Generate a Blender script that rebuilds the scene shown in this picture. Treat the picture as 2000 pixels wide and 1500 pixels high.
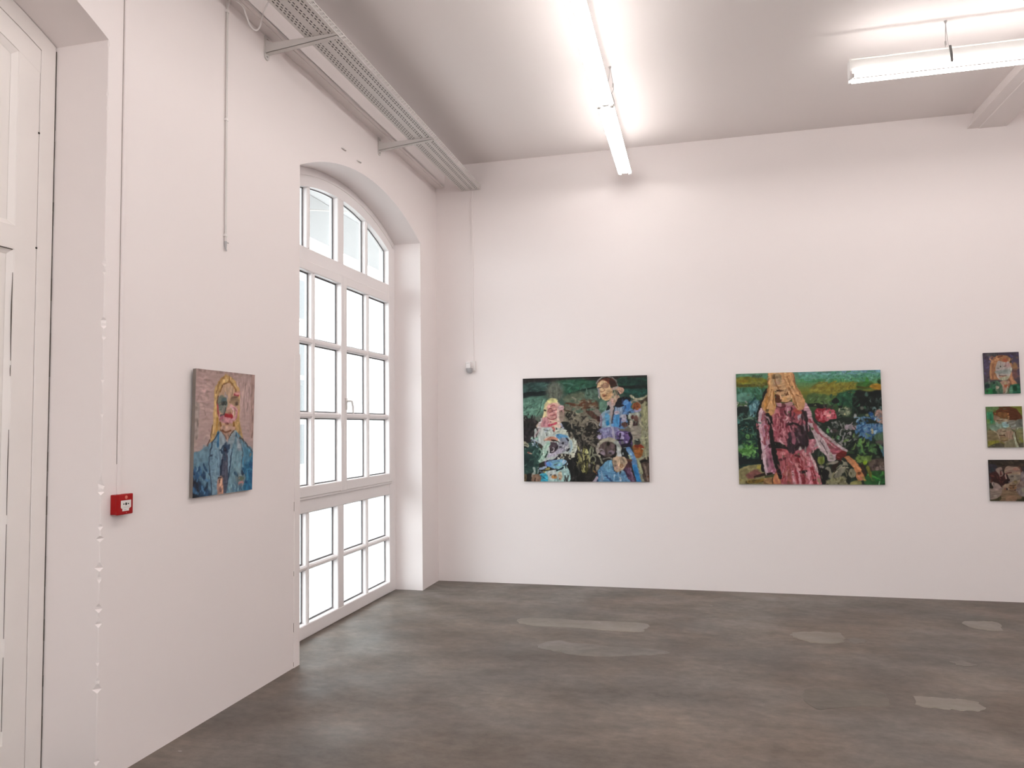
import bpy, bmesh, math, random
import numpy as np
from mathutils import Vector, Matrix

for o in list(bpy.data.objects):
    bpy.data.objects.remove(o)
SC = bpy.context.scene
COL = SC.collection

# ------------------------------------------------------------------ camera
H = 4.428                                   # ceiling height
cam_d = bpy.data.cameras.new('camera')
cam_d.sensor_width = 36.0
cam_d.lens = 36.0 * 1467.9 / 2000.0
cam_d.clip_start = 0.05
cam = bpy.data.objects.new('camera', cam_d)
COL.objects.link(cam)
r_ = Vector((0.97072197, 0.23982485, -0.01352409))
u_ = Vector((0.02689484, -0.05256721, 0.99825516))
f_ = Vector((-0.23869547, 0.96939194, 0.0574782))
cm = Matrix(((r_.x, u_.x, -f_.x, 2.6904), (r_.y, u_.y, -f_.y, -7.59095), (r_.z, u_.z, -f_.z, 1.6), (0, 0, 0, 1)))
cam.matrix_world = cm
SC.camera = cam

# ------------------------------------------------------------------ world, exposure
TUBE_E = 29.0
SKY_E = 8.0
w = bpy.data.worlds.new('overcast_sky')
SC.world = w
w.use_nodes = True
bg = w.node_tree.nodes['Background']
bg.inputs['Color'].default_value = (0.90, 0.95, 1.0, 1)
bg.inputs['Strength'].default_value = SKY_E
SC.view_settings.view_transform = 'Standard'
SC.view_settings.look = 'None'
SC.view_settings.gamma = 1.0
SC.view_settings.exposure = 0.0
SC.view_settings.use_curve_mapping = False
SC.cycles.max_bounces = 7
SC.cycles.diffuse_bounces = 6
SC.cycles.adaptive_threshold = 0.02
SC.cycles.use_light_tree = False
SC.cycles.glossy_bounces = 3
SC.cycles.caustics_reflective = False
SC.cycles.caustics_refractive = False
SC.cycles.transparent_max_bounces = 16
SC.cycles.sample_clamp_indirect = 6.0

RNG = random.Random(7)

# ------------------------------------------------------------------ helpers
class MB:
    """collects shapes; build() links them as one mesh object"""
    def __init__(self):
        self.v, self.f, self.smooth = [], [], []
    def add(self, vs, fs, smooth=False):
        n = len(self.v)
        self.v += [tuple(p) for p in vs]
        self.f += [tuple(i + n for i in q) for q in fs]
        self.smooth += [smooth] * len(fs)
        return self
    def box(self, x0, x1, y0, y1, z0, z1):
        vs = [(x, y, z) for x in (x0, x1) for y in (y0, y1) for z in (z0, z1)]
        return self.add(vs, [(0, 1, 3, 2), (4, 6, 7, 5), (0, 4, 5, 1), (2, 3, 7, 6), (0, 2, 6, 4), (1, 5, 7, 3)])
    def bevbox(self, x0, x1, y0, y1, z0, z1, b=0.003):
        bm = bmesh.new()
        bmesh.ops.create_cube(bm, size=1)
        for q in bm.verts:
            q.co = Vector(((x0 + x1) / 2 + q.co.x * (x1 - x0), (y0 + y1) / 2 + q.co.y * (y1 - y0), (z0 + z1) / 2 + q.co.z * (z1 - z0)))
        bmesh.ops.bevel(bm, geom=list(bm.edges), offset=b, segments=2, affect='EDGES', profile=0.6)
        bm.verts.index_update()
        self.add([q.co[:] for q in bm.verts], [[q.index for q in fc.verts] for fc in bm.faces])
        bm.free()
        return self
    def bar(self, y0, y1, z0, z1, xb, xf, c=0.008):
        """bar in the window plane: back at xb, front at xf, front edges chamfered by c"""
        rng = [(xb, 0), (xf - c, 0), (xf, c)]
        vs = []
        for x, i in rng:
            vs += [(x, y0 + i, z0 + i), (x, y1 - i, z0 + i), (x, y1 - i, z1 - i), (x, y0 + i, z1 - i)]
        fs = [(3, 2, 1, 0), (8, 9, 10, 11)]
        for k in (0, 4):
            fs += [(k + a, k + (a + 1) % 4, k + 4 + (a + 1) % 4, k + 4 + a) for a in range(4)]
        return self.add(vs, fs)
    def prism(self, poly, axis, a, b):
        """polygon (2D) extruded along axis from a to b; axis 0: poly=(y,z), 1: (x,z), 2: (x,y)"""
        def put(p, t):
            return {0: (t, p[0], p[1]), 1: (p[0], t, p[1]), 2: (p[0], p[1], t)}[axis]
        n = len(poly)
        vs = [put(p, a) for p in poly] + [put(p, b) for p in poly]
        fs = [tuple(range(n))[::-1], tuple(range(n, 2 * n))] + [(i, (i + 1) % n, n + (i + 1) % n, n + i) for i in range(n)]
        return self.add(vs, fs)
    def tube(self, pts, r, n=10, caps=True):
        pts = [Vector(p) for p in pts]
        vs, fs = [], []
        up = None
        for i, p in enumerate(pts):
            t = (pts[min(i + 1, len(pts) - 1)] - pts[max(i - 1, 0)]).normalized()
            if up is None:
                up = Vector((0, 0, 1)) if abs(t.z) < .9 else Vector((1, 0, 0))
            a = t.cross(up).normalized()
            up = a.cross(t).normalized()
            rr = r[i] if isinstance(r, (list, tuple)) else r
            for k in range(n):
                q = 2 * math.pi * k / n
                vs.append(p + a * (rr * math.cos(q)) + up * (rr * math.sin(q)))
        m = len(pts)
        for i in range(m - 1):
            for k in range(n):
                fs.append((i * n + k, i * n + (k + 1) % n, (i + 1) * n + (k + 1) % n, (i + 1) * n + k))
        self.add(vs, fs, True)
        if caps:
            self.add([vs[k] for k in range(n)], [tuple(range(n))[::-1]])
            self.add([vs[(m - 1) * n + k] for k in range(n)], [tuple(range(n))])
        return self
    def build(self, name, mat, parent=None):
        me = bpy.data.meshes.new(name)
        me.from_pydata(self.v, [], self.f)
        me.polygons.foreach_set('use_smooth', self.smooth)
        me.materials.append(mat)
        bm = bmesh.new(); bm.from_mesh(me)
        bmesh.ops.recalc_face_normals(bm, faces=bm.faces)
        bm.to_mesh(me); bm.free()
        me.update()
        o = bpy.data.objects.new(name, me)
        COL.objects.link(o)
        if parent is not None:
            o.parent = parent
            o.matrix_parent_inverse = Matrix.Identity(4)
        return o

def tag(o, label=None, cat=None, group=None, kind=None):
    if label: o['label'] = label
    if cat: o['category'] = cat
    if group: o['group'] = group
    if kind: o['kind'] = kind
    return o

def empty(name, loc=(0, 0, 0)):
    o = bpy.data.objects.new(name, None)
    o.empty_display_size = .1
    o.location = loc
    COL.objects.link(o)
    return o

def settle(root):
    """parts were modelled in room coordinates; keep them there under a root that stands at the thing's base"""
    inv = Matrix.Translation(-root.location)
    for c in root.children:
        c.matrix_local = inv
    return root

def srgb(h):
    h = h.lstrip('#')
    c = [int(h[i:i + 2], 16) / 255 for i in (0, 2, 4)]
    return tuple(q / 12.92 if q <= .04045 else ((q + .055) / 1.055) ** 2.4 for q in c)

# ------------------------------------------------------------------ materials
def mat(name, col, rough=.6, spec=.3, metal=0.0, bump=0.0, bscale=40, var=0.0, vscale=3.0):
    m = bpy.data.materials.new(name)
    m.use_nodes = True
    nt = m.node_tree
    p = nt.nodes['Principled BSDF']
    p.inputs['Base Color'].default_value = (*col, 1)
    p.inputs['Roughness'].default_value = rough
    p.inputs['Specular IOR Level'].default_value = spec
    p.inputs['Metallic'].default_value = metal
    tc = nt.nodes.new('ShaderNodeTexCoord')
    if var:
        n = nt.nodes.new('ShaderNodeTexNoise'); n.inputs['Scale'].default_value = vscale; n.inputs['Detail'].default_value = 5
        nt.links.new(tc.outputs['Object'], n.inputs['Vector'])
        r = nt.nodes.new('ShaderNodeValToRGB')
        r.color_ramp.elements[0].position = .3; r.color_ramp.elements[1].position = .7
        r.color_ramp.elements[0].color = (*[q * (1 - var) for q in col], 1)
        r.color_ramp.elements[1].color = (*[min(1, q * (1 + var)) for q in col], 1)
        nt.links.new(n.outputs['Fac'], r.inputs['Fac']); nt.links.new(r.outputs['Color'], p.inputs['Base Color'])
    if bump:
        n2 = nt.nodes.new('ShaderNodeTexNoise'); n2.inputs['Scale'].default_value = bscale; n2.inputs['Detail'].default_value = 2
        nt.links.new(tc.outputs['Object'], n2.inputs['Vector'])
        b = nt.nodes.new('ShaderNodeBump'); b.inputs['Strength'].default_value = bump; b.inputs['Distance'].default_value = .01
        nt.links.new(n2.outputs['Fac'], b.inputs['Height']); nt.links.new(b.outputs['Normal'], p.inputs['Normal'])
    return m

WALLC = (.835, .775, .765)
M = {}
M['wall'] = mat('wall_paint', WALLC, .75, .2, bump=.10, bscale=9)
M['reveal'] = mat('reveal_paint', (.83, .79, .785), .6, .3, bump=.18, bscale=14)
M['ceil'] = mat('ceiling_paint', (.80, .745, .73), .8, .15, bump=.05, bscale=6)
M['woodwhite'] = mat('painted_wood', (.82, .775, .75), .42, .4, bump=.04, bscale=25, var=.015, vscale=6)
M['frame'] = mat('window_lacquer', (.83, .79, .79), .38, .45, bump=.02, bscale=30)
M['metal'] = mat('powder_coated_steel', (.66, .63, .61), .5, .4, bump=.02)
M['plastic'] = mat('white_plastic', (.80, .76, .75), .45, .4)
M['greyplastic'] = mat('grey_plastic', (.40, .39, .40), .5, .4)
M['wire'] = mat('steel_wire', (.45, .43, .42), .4, .5, .6)
M['dark'] = mat('dark_gap', (.05, .045, .04), .9, .1)
M['red'] = mat('red_plastic', (.31, .003, .004), .4, .25)
M['panel'] = mat('white_panel', (.74, .70, .68), .4, .4)
M['black'] = mat('black_print', (.015, .012, .012), .6, .2)
M['crack'] = mat('joint_and_shade', (.22, .19, .17), .9, .1)
M['darkcrack'] = mat('deep_open_joint', (.10, .085, .075), .9, .1)
M['clip'] = mat('dull_steel', (.16, .155, .15), .5, .3)
M['shadeline'] = mat('duct_shade', (.40, .36, .34), .9, .1)
M['seal'] = mat('glazing_seal_rubber', (.16, .16, .165), .6, .3)
M['darkcable'] = mat('added_cable_sheath', (.035, .034, .034), .6, .3)
M['body'] = mat('lamp_enamel', (.88, .87, .85), .35, .4)
M['canvas_edge'] = mat('raw_canvas_edge', (.20, .17, .15), .8, .2, bump=.2, bscale=300)
M['canvas_dark'] = mat('painted_canvas_edge', (.025, .024, .022), .7, .2, bump=.2, bscale=300)
M['canvas_olive'] = mat('olive_canvas_edge', (.09, .10, .05), .7, .2, bump=.2, bscale=300)
M['plaster'] = mat('pale_render', (.62, .62, .61), .85, .2, bump=.2, bscale=20)
M['greywin'] = mat('grey_glass', (.17, .172, .175), .6, .1)  # even grey of the neighbouring building's window panes
M['pave'] = mat('outdoor_paving', (.42, .41, .40), .9, .2, bump=.2, bscale=12, var=.1)
M['canopy'] = mat('canopy_sheet', (.44, .44, .445), .7, .2)
M['canopylight'] = mat('canopy_light_sheet', (.56, .56, .565), .7, .2)

def glass_mat():
    m = bpy.data.materials.new('window_glass'); m.use_nodes = True
    nt = m.node_tree
    nt.nodes.remove(nt.nodes['Principled BSDF'])
    out = nt.nodes['Material Output']
    t = nt.nodes.new('ShaderNodeBsdfTransparent'); t.inputs['Color'].default_value = (.94, .96, .95, 1)
    g = nt.nodes.new('ShaderNodeBsdfGlossy'); g.inputs['Roughness'].default_value = .02
    lw = nt.nodes.new('ShaderNodeLayerWeight'); lw.inputs['Blend'].default_value = .5
    pw = nt.nodes.new('ShaderNodeMath'); pw.operation = 'POWER'; pw.inputs[1].default_value = 5.0
    nt.links.new(lw.outputs['Facing'], pw.inputs[0])
    fr = nt.nodes.new('ShaderNodeMath'); fr.operation = 'MULTIPLY_ADD'; fr.inputs[1].default_value = .9; fr.inputs[2].default_value = .035
    nt.links.new(pw.outputs[0], fr.inputs[0])
    mx = nt.nodes.new('ShaderNodeMixShader')
    nt.links.new(fr.outputs[0], mx.inputs[0]); nt.links.new(t.outputs[0], mx.inputs[1]); nt.links.new(g.outputs[0], mx.inputs[2])
    nt.links.new(mx.outputs[0], out.inputs['Surface'])
    return m
M['glass'] = glass_mat()

def tube_mat():
    m = bpy.data.materials.new('fluorescent_tube'); m.use_nodes = True
    p = m.node_tree.nodes['Principled BSDF']
    p.inputs['Base Color'].default_value = (.9, .9, .9, 1)
    p.inputs['Emission Color'].default_value = (1.0, .955, .925, 1)
    p.inputs['Emission Strength'].default_value = TUBE_E
    return m
M['tube'] = tube_mat()

def floor_mat(name, base, seed, amt=1.0):
    m = bpy.data.materials.new(name); m.use_nodes = True
    nt = m.node_tree; p = nt.nodes['Principled BSDF']
    tc = nt.nodes.new('ShaderNodeTexCoord')
    def noise(scale, sx, sy, det=6, rough=.6):
        mp = nt.nodes.new('ShaderNodeMapping'); mp.inputs['Scale'].default_value = (sx, sy, 1); mp.inputs['Location'].default_value = (seed, seed * 2.3, 0)
        nt.links.new(tc.outputs['Object'], mp.inputs['Vector'])
        n = nt.nodes.new('ShaderNodeTexNoise'); n.inputs['Scale'].default_value = scale; n.inputs['Detail'].default_value = det; n.inputs['Roughness'].default_value = rough
        nt.links.new(mp.outputs[0], n.inputs['Vector'])
        return n.outputs['Fac']
    def ramp(fac, lo, hi, p0, p1):
        r = nt.nodes.new('ShaderNodeValToRGB')
        r.color_ramp.elements[0].position = p0; r.color_ramp.elements[1].position = p1
        r.color_ramp.elements[0].color = (*lo, 1); r.color_ramp.elements[1].color = (*hi, 1)
        nt.links.new(fac, r.inputs['Fac']); return r.outputs['Color']
    def mul(a, b, fac=1.0):
        x = nt.nodes.new('ShaderNodeMix'); x.data_type = 'RGBA'; x.blend_type = 'MULTIPLY'
        x.inputs[0].default_value = fac
        nt.links.new(a, x.inputs[6]); nt.links.new(b, x.inputs[7]); return x.outputs[2]
    big = ramp(noise(.55, .8, 1.4, 4), tuple(q * .80 for q in base), tuple(q * 1.16 for q in base), .36, .64)
    streak = ramp(noise(2.4, .75, 1.35, 7, .65), (.80, .795, .78), (1.16, 1.16, 1.16), .36, .64)
    fine = ramp(noise(13, .85, 1.2, 8, .72), (.76, .76, .75), (1.14, 1.14, 1.14), .34, .66)
    warm = ramp(noise(.9, 1, 1, 3), (1.06, .985, .92), (.97, 1.0, 1.03), .38, .62)
    c = mul(mul(mul(big, streak, amt), fine, amt), warm, amt)
    # pale scuffs and specks
    sp = nt.nodes.new('ShaderNodeTexVoronoi'); sp.inputs['Scale'].default_value = 2.6
    mp = nt.nodes.new('ShaderNodeMapping'); mp.inputs['Scale'].default_value = (.6, 1.3, 1)
    nt.links.new(tc.outputs['Object'], mp.inputs['Vector']); nt.links.new(mp.outputs[0], sp.inputs['Vector'])
    lt = nt.nodes.new('ShaderNodeMath'); lt.operation = 'LESS_THAN'; lt.inputs[1].default_value = .022
    nt.links.new(sp.outputs['Distance'], lt.inputs[0])
    ms = nt.nodes.new('ShaderNodeMix'); ms.data_type = 'RGBA'; nt.links.new(lt.outputs[0], ms.inputs[0])
    nt.links.new(c, ms.inputs[6]); ms.inputs[7].default_value = (.30, .285, .265, 1)
    nt.links.new(ms.outputs[2], p.inputs['Base Color'])
    rr = ramp(noise(1.8, .8, 1.2, 5), (.40,) * 3, (.62,) * 3, .3, .7)
    nt.links.new(rr, p.inputs['Roughness'])
    p.inputs['Specular IOR Level'].default_value = .35
    b = nt.nodes.new('ShaderNodeBump'); b.inputs['Strength'].default_value = .12; b.inputs['Distance'].default_value = .01
    nt.links.new(noise(14, 1, 1, 8), b.inputs['Height']); nt.links.new(b.outputs['Normal'], p.inputs['Normal'])
    return m
M['floor'] = floor_mat('worn_concrete', (.143, .123, .107), 0.0)
M['patch'] = floor_mat('mortar_patch', (.218, .197, .173), 5.0, .55)
M['patch_dim'] = floor_mat('faded_mortar_patch', (.168, .150, .134), 9.0, .7)
M['patch_dark'] = floor_mat('dark_mortar_patch', (.127, .116, .102), 3.0, .7)
# ------------------------------------------------------------------ room shell
RX, RY = 8.2, -11.7                          # right wall, wall behind the camera
XB = -.45                                    # outer face of the window wall
ARCH_R, SPR, APEX, HW = 2.711, 3.48, 3.755, 1.19
ARCH_C = APEX - ARCH_R
OPEN = [(-1.675, 'window'), (-5.84, 'door'), (-10.0, 'window')]
def arch_z(d, r=ARCH_R):
    return ARCH_C + math.sqrt(max(0, r * r - d * d))

tag(MB().box(-.44, RX + .2, RY - .2, .2, -.12, 0).build('floor', M['floor']), 'grey worn concrete floor with pale mortar repairs', 'floor', kind='structure')
FLOOR = bpy.data.objects['floor']
tag(MB().box(-.44, RX + .2, RY - .2, .2, H, H + .15).build('ceiling', M['ceil']), 'flat off-white plastered ceiling', 'ceiling', kind='structure')
tag(MB().box(0, RX + .2, 0, .2, 0, H).build('wall_back', M['wall']), 'white wall hung with five paintings', 'wall', kind='structure')
tag(MB().box(RX, RX + .2, RY, 0, 0, H).build('wall_right', M['wall']), 'plain white wall on the right side of the room', 'wall', kind='structure')
WX0, WX1, WZ0, WZ1 = 2.2, 5.4, .9, 3.4        # opening added in the unseen rear wall to let in daylight
wf = MB().box(0, WX0, RY - .2, RY, 0, H)
wf.box(WX1, RX + .2, RY - .2, RY, 0, H)
wf.box(WX0, WX1, RY - .2, RY, 0, WZ0)
wf.box(WX0, WX1, RY - .2, RY, WZ1, H)
tag(wf.build('wall_front', M['wall']), 'white wall behind the viewer with an added wide window', 'wall', kind='structure')
def added_rear_window():
    W = empty('window_3', ((WX0 + WX1) / 2, RY - .1, WZ0))  # unseen window, added to lift the lower walls with daylight
    tag(W, 'wide white framed window added behind the viewer for daylight', 'window', kind='structure')
    f = MB()
    for a, c, d, e in ((WX0, WX1, WZ0, WZ0 + .07), (WX0, WX1, WZ1 - .07, WZ1), (WX0, WX0 + .07, WZ0, WZ1), (WX1 - .07, WX1, WZ0, WZ1)):
        f.box(a, c, RY - .14, RY - .06, d, e)
    f.build('frame', M['frame'], W)
    n = 4
    for i in range(n):
        x0, x1 = WX0 + .05 + (WX1 - WX0 - .1) * i / n, WX0 + .05 + (WX1 - WX0 - .1) * (i + 1) / n
        if i:
            MB().box(x0 - .025, x0 + .025, RY - .13, RY - .07, WZ0 + .06, WZ1 - .06).build('mullion', M['frame'], W)
        MB().box(x0, x1, RY - .104, RY - .098, WZ0 + .06, WZ1 - .06).build('pane', M['glass'], W)
    settle(W)
added_rear_window()

def wall_left():
    b = MB()
    q = lambda *p: b.add(p, [(0, 1, 2, 3)])
    ys = [.2]
    for yc, k in OPEN:
        ys += [yc + HW, yc - HW]
    ys.append(RY - .2)
    chipped = {1: (3.0, 1.0), 2: (2.0, .35), 3: (3.0, 1.0)}     # opening edges with a knocked arris
    N = 260
    for s in range(0, len(ys), 2):
        yA, yB = ys[s], ys[s + 1]                  # yA > yB
        top, bot = yA, yB
        for e, (yE, sg) in {s: (yA, -1), s + 1: (yB, 1)}.items():
            if e in (0, len(ys) - 1): continue
            wst = .06
            base_mm, chip = (2.5, 1.0) if e == 3 else (2.0, .12)
            rg = random.Random(e * 13 + 5)
            prof = []
            val = 0
            for i in range(N + 1):
                z = SPR * i / N
                if rg.random() < .055 * chip * (1.6 if z < 2.2 else .7):
                    val = rg.uniform(6, 26) * (1 if z < 2.3 else .45)
                a = base_mm + val + rg.uniform(-.6, .6)
                val *= rg.uniform(.15, .7)
                prof.append((z, a / 1000, a / 1000 * rg.uniform(.6, 1.2)))
            for (z0, a0, b0), (z1, a1, b1) in zip(prof, prof[1:]):
                q((0, yE + sg * wst, z0), (0, yE + sg * a0, z0), (0, yE + sg * a1, z1), (0, yE + sg * wst, z1))
                q((0, yE + sg * a0, z0), (-b0, yE, z0), (-b1, yE, z1), (0, yE + sg * a1, z1))
                q((-b0, yE, z0), (XB, yE, z0), (XB, yE, z1), (-b1, yE, z1))
            q((0, yE + sg * wst, SPR), (0, yE, SPR), (0, yE, H), (0, yE + sg * wst, H))
            if sg < 0: top = yE - wst
            else: bot = yE + wst
        q((0, top, 0), (0, bot, 0), (0, bot, H), (0, top, H))
        q((XB, yA, 0), (XB, yB, 0), (XB, yB, H), (XB, yA, H))
    K = 40
    for yc, k in OPEN:
        for i in range(K):
            d0, d1 = -HW + 2 * HW * i / K, -HW + 2 * HW * (i + 1) / K
            z0, z1 = arch_z(d0), arch_z(d1)
            q((0, yc + d0, z0), (0, yc + d1, z1), (0, yc + d1, H), (0, yc + d0, H))
            q((XB, yc + d0, z0), (XB, yc + d1, z1), (XB, yc + d1, H), (XB, yc + d0, H))
            q((0, yc + d0, z0), (0, yc + d1, z1), (XB, yc + d1, z1), (XB, yc + d0, z0))
    o = b.build('wall_left', M['wall'])
    return tag(o, 'white plastered wall with deep arched openings', 'wall', kind='structure')
wall_left()

# ledge where the upper masonry steps out over the wall
t = MB().box(0, .075, RY, 0, 4.19, H)
t.box(.07, .10, RY, 0, 4.195, 4.215)
t.box(0, .10, RY, 0, 4.21, H)
tag(t.build('trim_1', M['wall']), 'white ledge running along the top of the window wall', 'ledge', kind='structure')

# ceiling beam with sloping sides
bm_ = [(5.167, 4.282), (5.492, 4.282), (5.56, H), (5.237, H)]
b = MB().prism([(5.24, H + .02), (5.168, 4.284), (5.262, 4.284), (5.268, 4.279), (5.492, 4.279), (5.56, H + .02)], 1, RY, 0)
tag(b.build('trim_2', M['ceil']), 'pale ceiling beam meeting the back wall at the upper right', 'beam', kind='structure')

# corner beads on the window jambs
def bead(n, y, sg, lab):
    b = MB()
    b.box(-.002, .004, min(y, y + sg * .068), max(y, y + sg * .068), 0, 2.128)
    b.box(-.06, .004, min(y, y - sg * .004), max(y, y - sg * .004), 0, 2.128)
    o = tag(b.build('trim_%d' % n, M['wall']), lab, 'corner bead', kind='structure')
    # open joint between bead and plaster
    g = MB()
    rg = random.Random(n)
    z = .01
    while z < 2.1:
        L = rg.uniform(.015, .07)
        if rg.random() < (.6 if z < .6 else .12):
            g.box(-.001, .0022, min(y + sg * .0685, y + sg * .0702), max(y + sg * .0685, y + sg * .0702), z, z + L)
        z += L + rg.uniform(.005, .08)
    g.build('crack', M['crack'], o)
bead(3, -2.865, -1, 'plaster corner bead on the left jamb of the arched window')
bead(4, -.485, 1, 'plaster corner bead on the right jamb of the arched window')

# ------------------------------------------------------------------ mortar repairs in the floor
def patch(pts, m, name='repair_patch', hgt=.0025, lab=None, seed=1):
    rg = random.Random(seed)
    P = []
    n = len(pts)
    for i in range(n):
        p0, p1, p2, p3 = (Vector(pts[(i + k - 1) % n]) for k in range(4))
        for s in range(5):
            t = s / 5
            c = .5 * ((2 * p1) + (-p0 + p2) * t + (2 * p0 - 5 * p1 + 4 * p2 - p3) * t * t + (-p0 + 3 * p1 - 3 * p2 + p3) * t ** 3)
            P.append((c.x + rg.uniform(-.012, .012), c.y + rg.uniform(-.012, .012)))
    cx = sum(p[0] for p in P) / len(P); cy = sum(p[1] for p in P) / len(P)
    b = MB()
    n = len(P)
    low = [(p[0], p[1], -.001) for p in P]
    top = [(cx + (p[0] - cx) * .985, cy + (p[1] - cy) * .96, hgt) for p in P]
    b.add(low + top + [(cx, cy, hgt)], [(i, (i + 1) % n, n + (i + 1) % n, n + i) for i in range(n)] + [(n + i, n + (i + 1) % n, 2 * n) for i in range(n)])
    o = b.build(name, m, FLOOR)
    if lab: o['label'] = lab
    return o
patch([(1.19, -1.46), (1.27, -1.33), (1.75, -1.33), (2.23, -1.32), (2.25, -1.49), (2.17, -1.62), (1.75, -1.58), (1.36, -1.57)], M['patch'], lab='long pale mortar repair', seed=1)
patch([(1.50, -2.13), (1.58, -1.96), (1.75, -1.98), (2.05, -2.02), (2.39, -2.05), (2.45, -2.14), (2.2, -2.22), (1.90, -2.29), (1.65, -2.22)], M['patch_dim'], seed=2)
patch([(3.33, -1.46), (3.40, -1.36), (3.60, -1.33), (3.70, -1.35), (3.68, -1.58), (3.50, -1.67), (3.37, -1.57)], M['patch'], seed=3)
patch([(3.72, -1.50), (3.80, -1.47), (3.84, -1.55), (3.74, -1.62)], M['patch_dim'], seed=4)
patch([(4.69, -.83), (4.80, -.77), (4.95, -.78), (4.90, -1.05), (4.74, -1.03)], M['patch'], seed=5)
patch([(3.86, -2.70), (3.92, -2.675), (4.05, -2.68), (4.18, -2.69), (4.195, -2.82), (4.12, -2.86), (4.0, -2.86), (3.86, -2.84)], M['patch'], lab='pale mortar repair with a raised rim', seed=6)
patch([(3.27, -2.68), (3.5, -2.64), (3.70, -2.63), (3.70, -2.86), (3.5, -2.93), (3.28, -3.0)], M['patch_dark'], seed=7)
patch([(4.28, -1.95), (4.36, -1.90), (4.43, -1.99), (4.33, -2.03)], M['patch_dim'], seed=8)

# ------------------------------------------------------------------ arched windows
def arch_band(b, yc, r0, r1, hw0, hw1, xb, xf, z0, K=40, n0=None):
    """arched ring between radii/half widths (outer 0, inner 1), from spring line z0 up"""
    po, pi = [], []
    for i in range(K + 1):
        t = -1 + 2 * i / K
        po.append((yc + hw0 * t, arch_z(hw0 * t, r0)))
        pi.append((yc + hw1 * t, arch_z(hw1 * t, r1)))
    for i in range(K):
        a, c, d, e = po[i], po[i + 1], pi[i + 1], pi[i]
        vs = [(x, p[0], p[1]) for x in (xb, xf) for p in (a, c, d, e)]
        b.add(vs, [(3, 2, 1, 0), (4, 5, 6, 7), (0, 1, 5, 4), (2, 3, 7, 6)] + ([(0, 4, 7, 3)] if i == 0 else []) + ([(1, 2, 6, 5)] if i == K - 1 else []))

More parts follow.
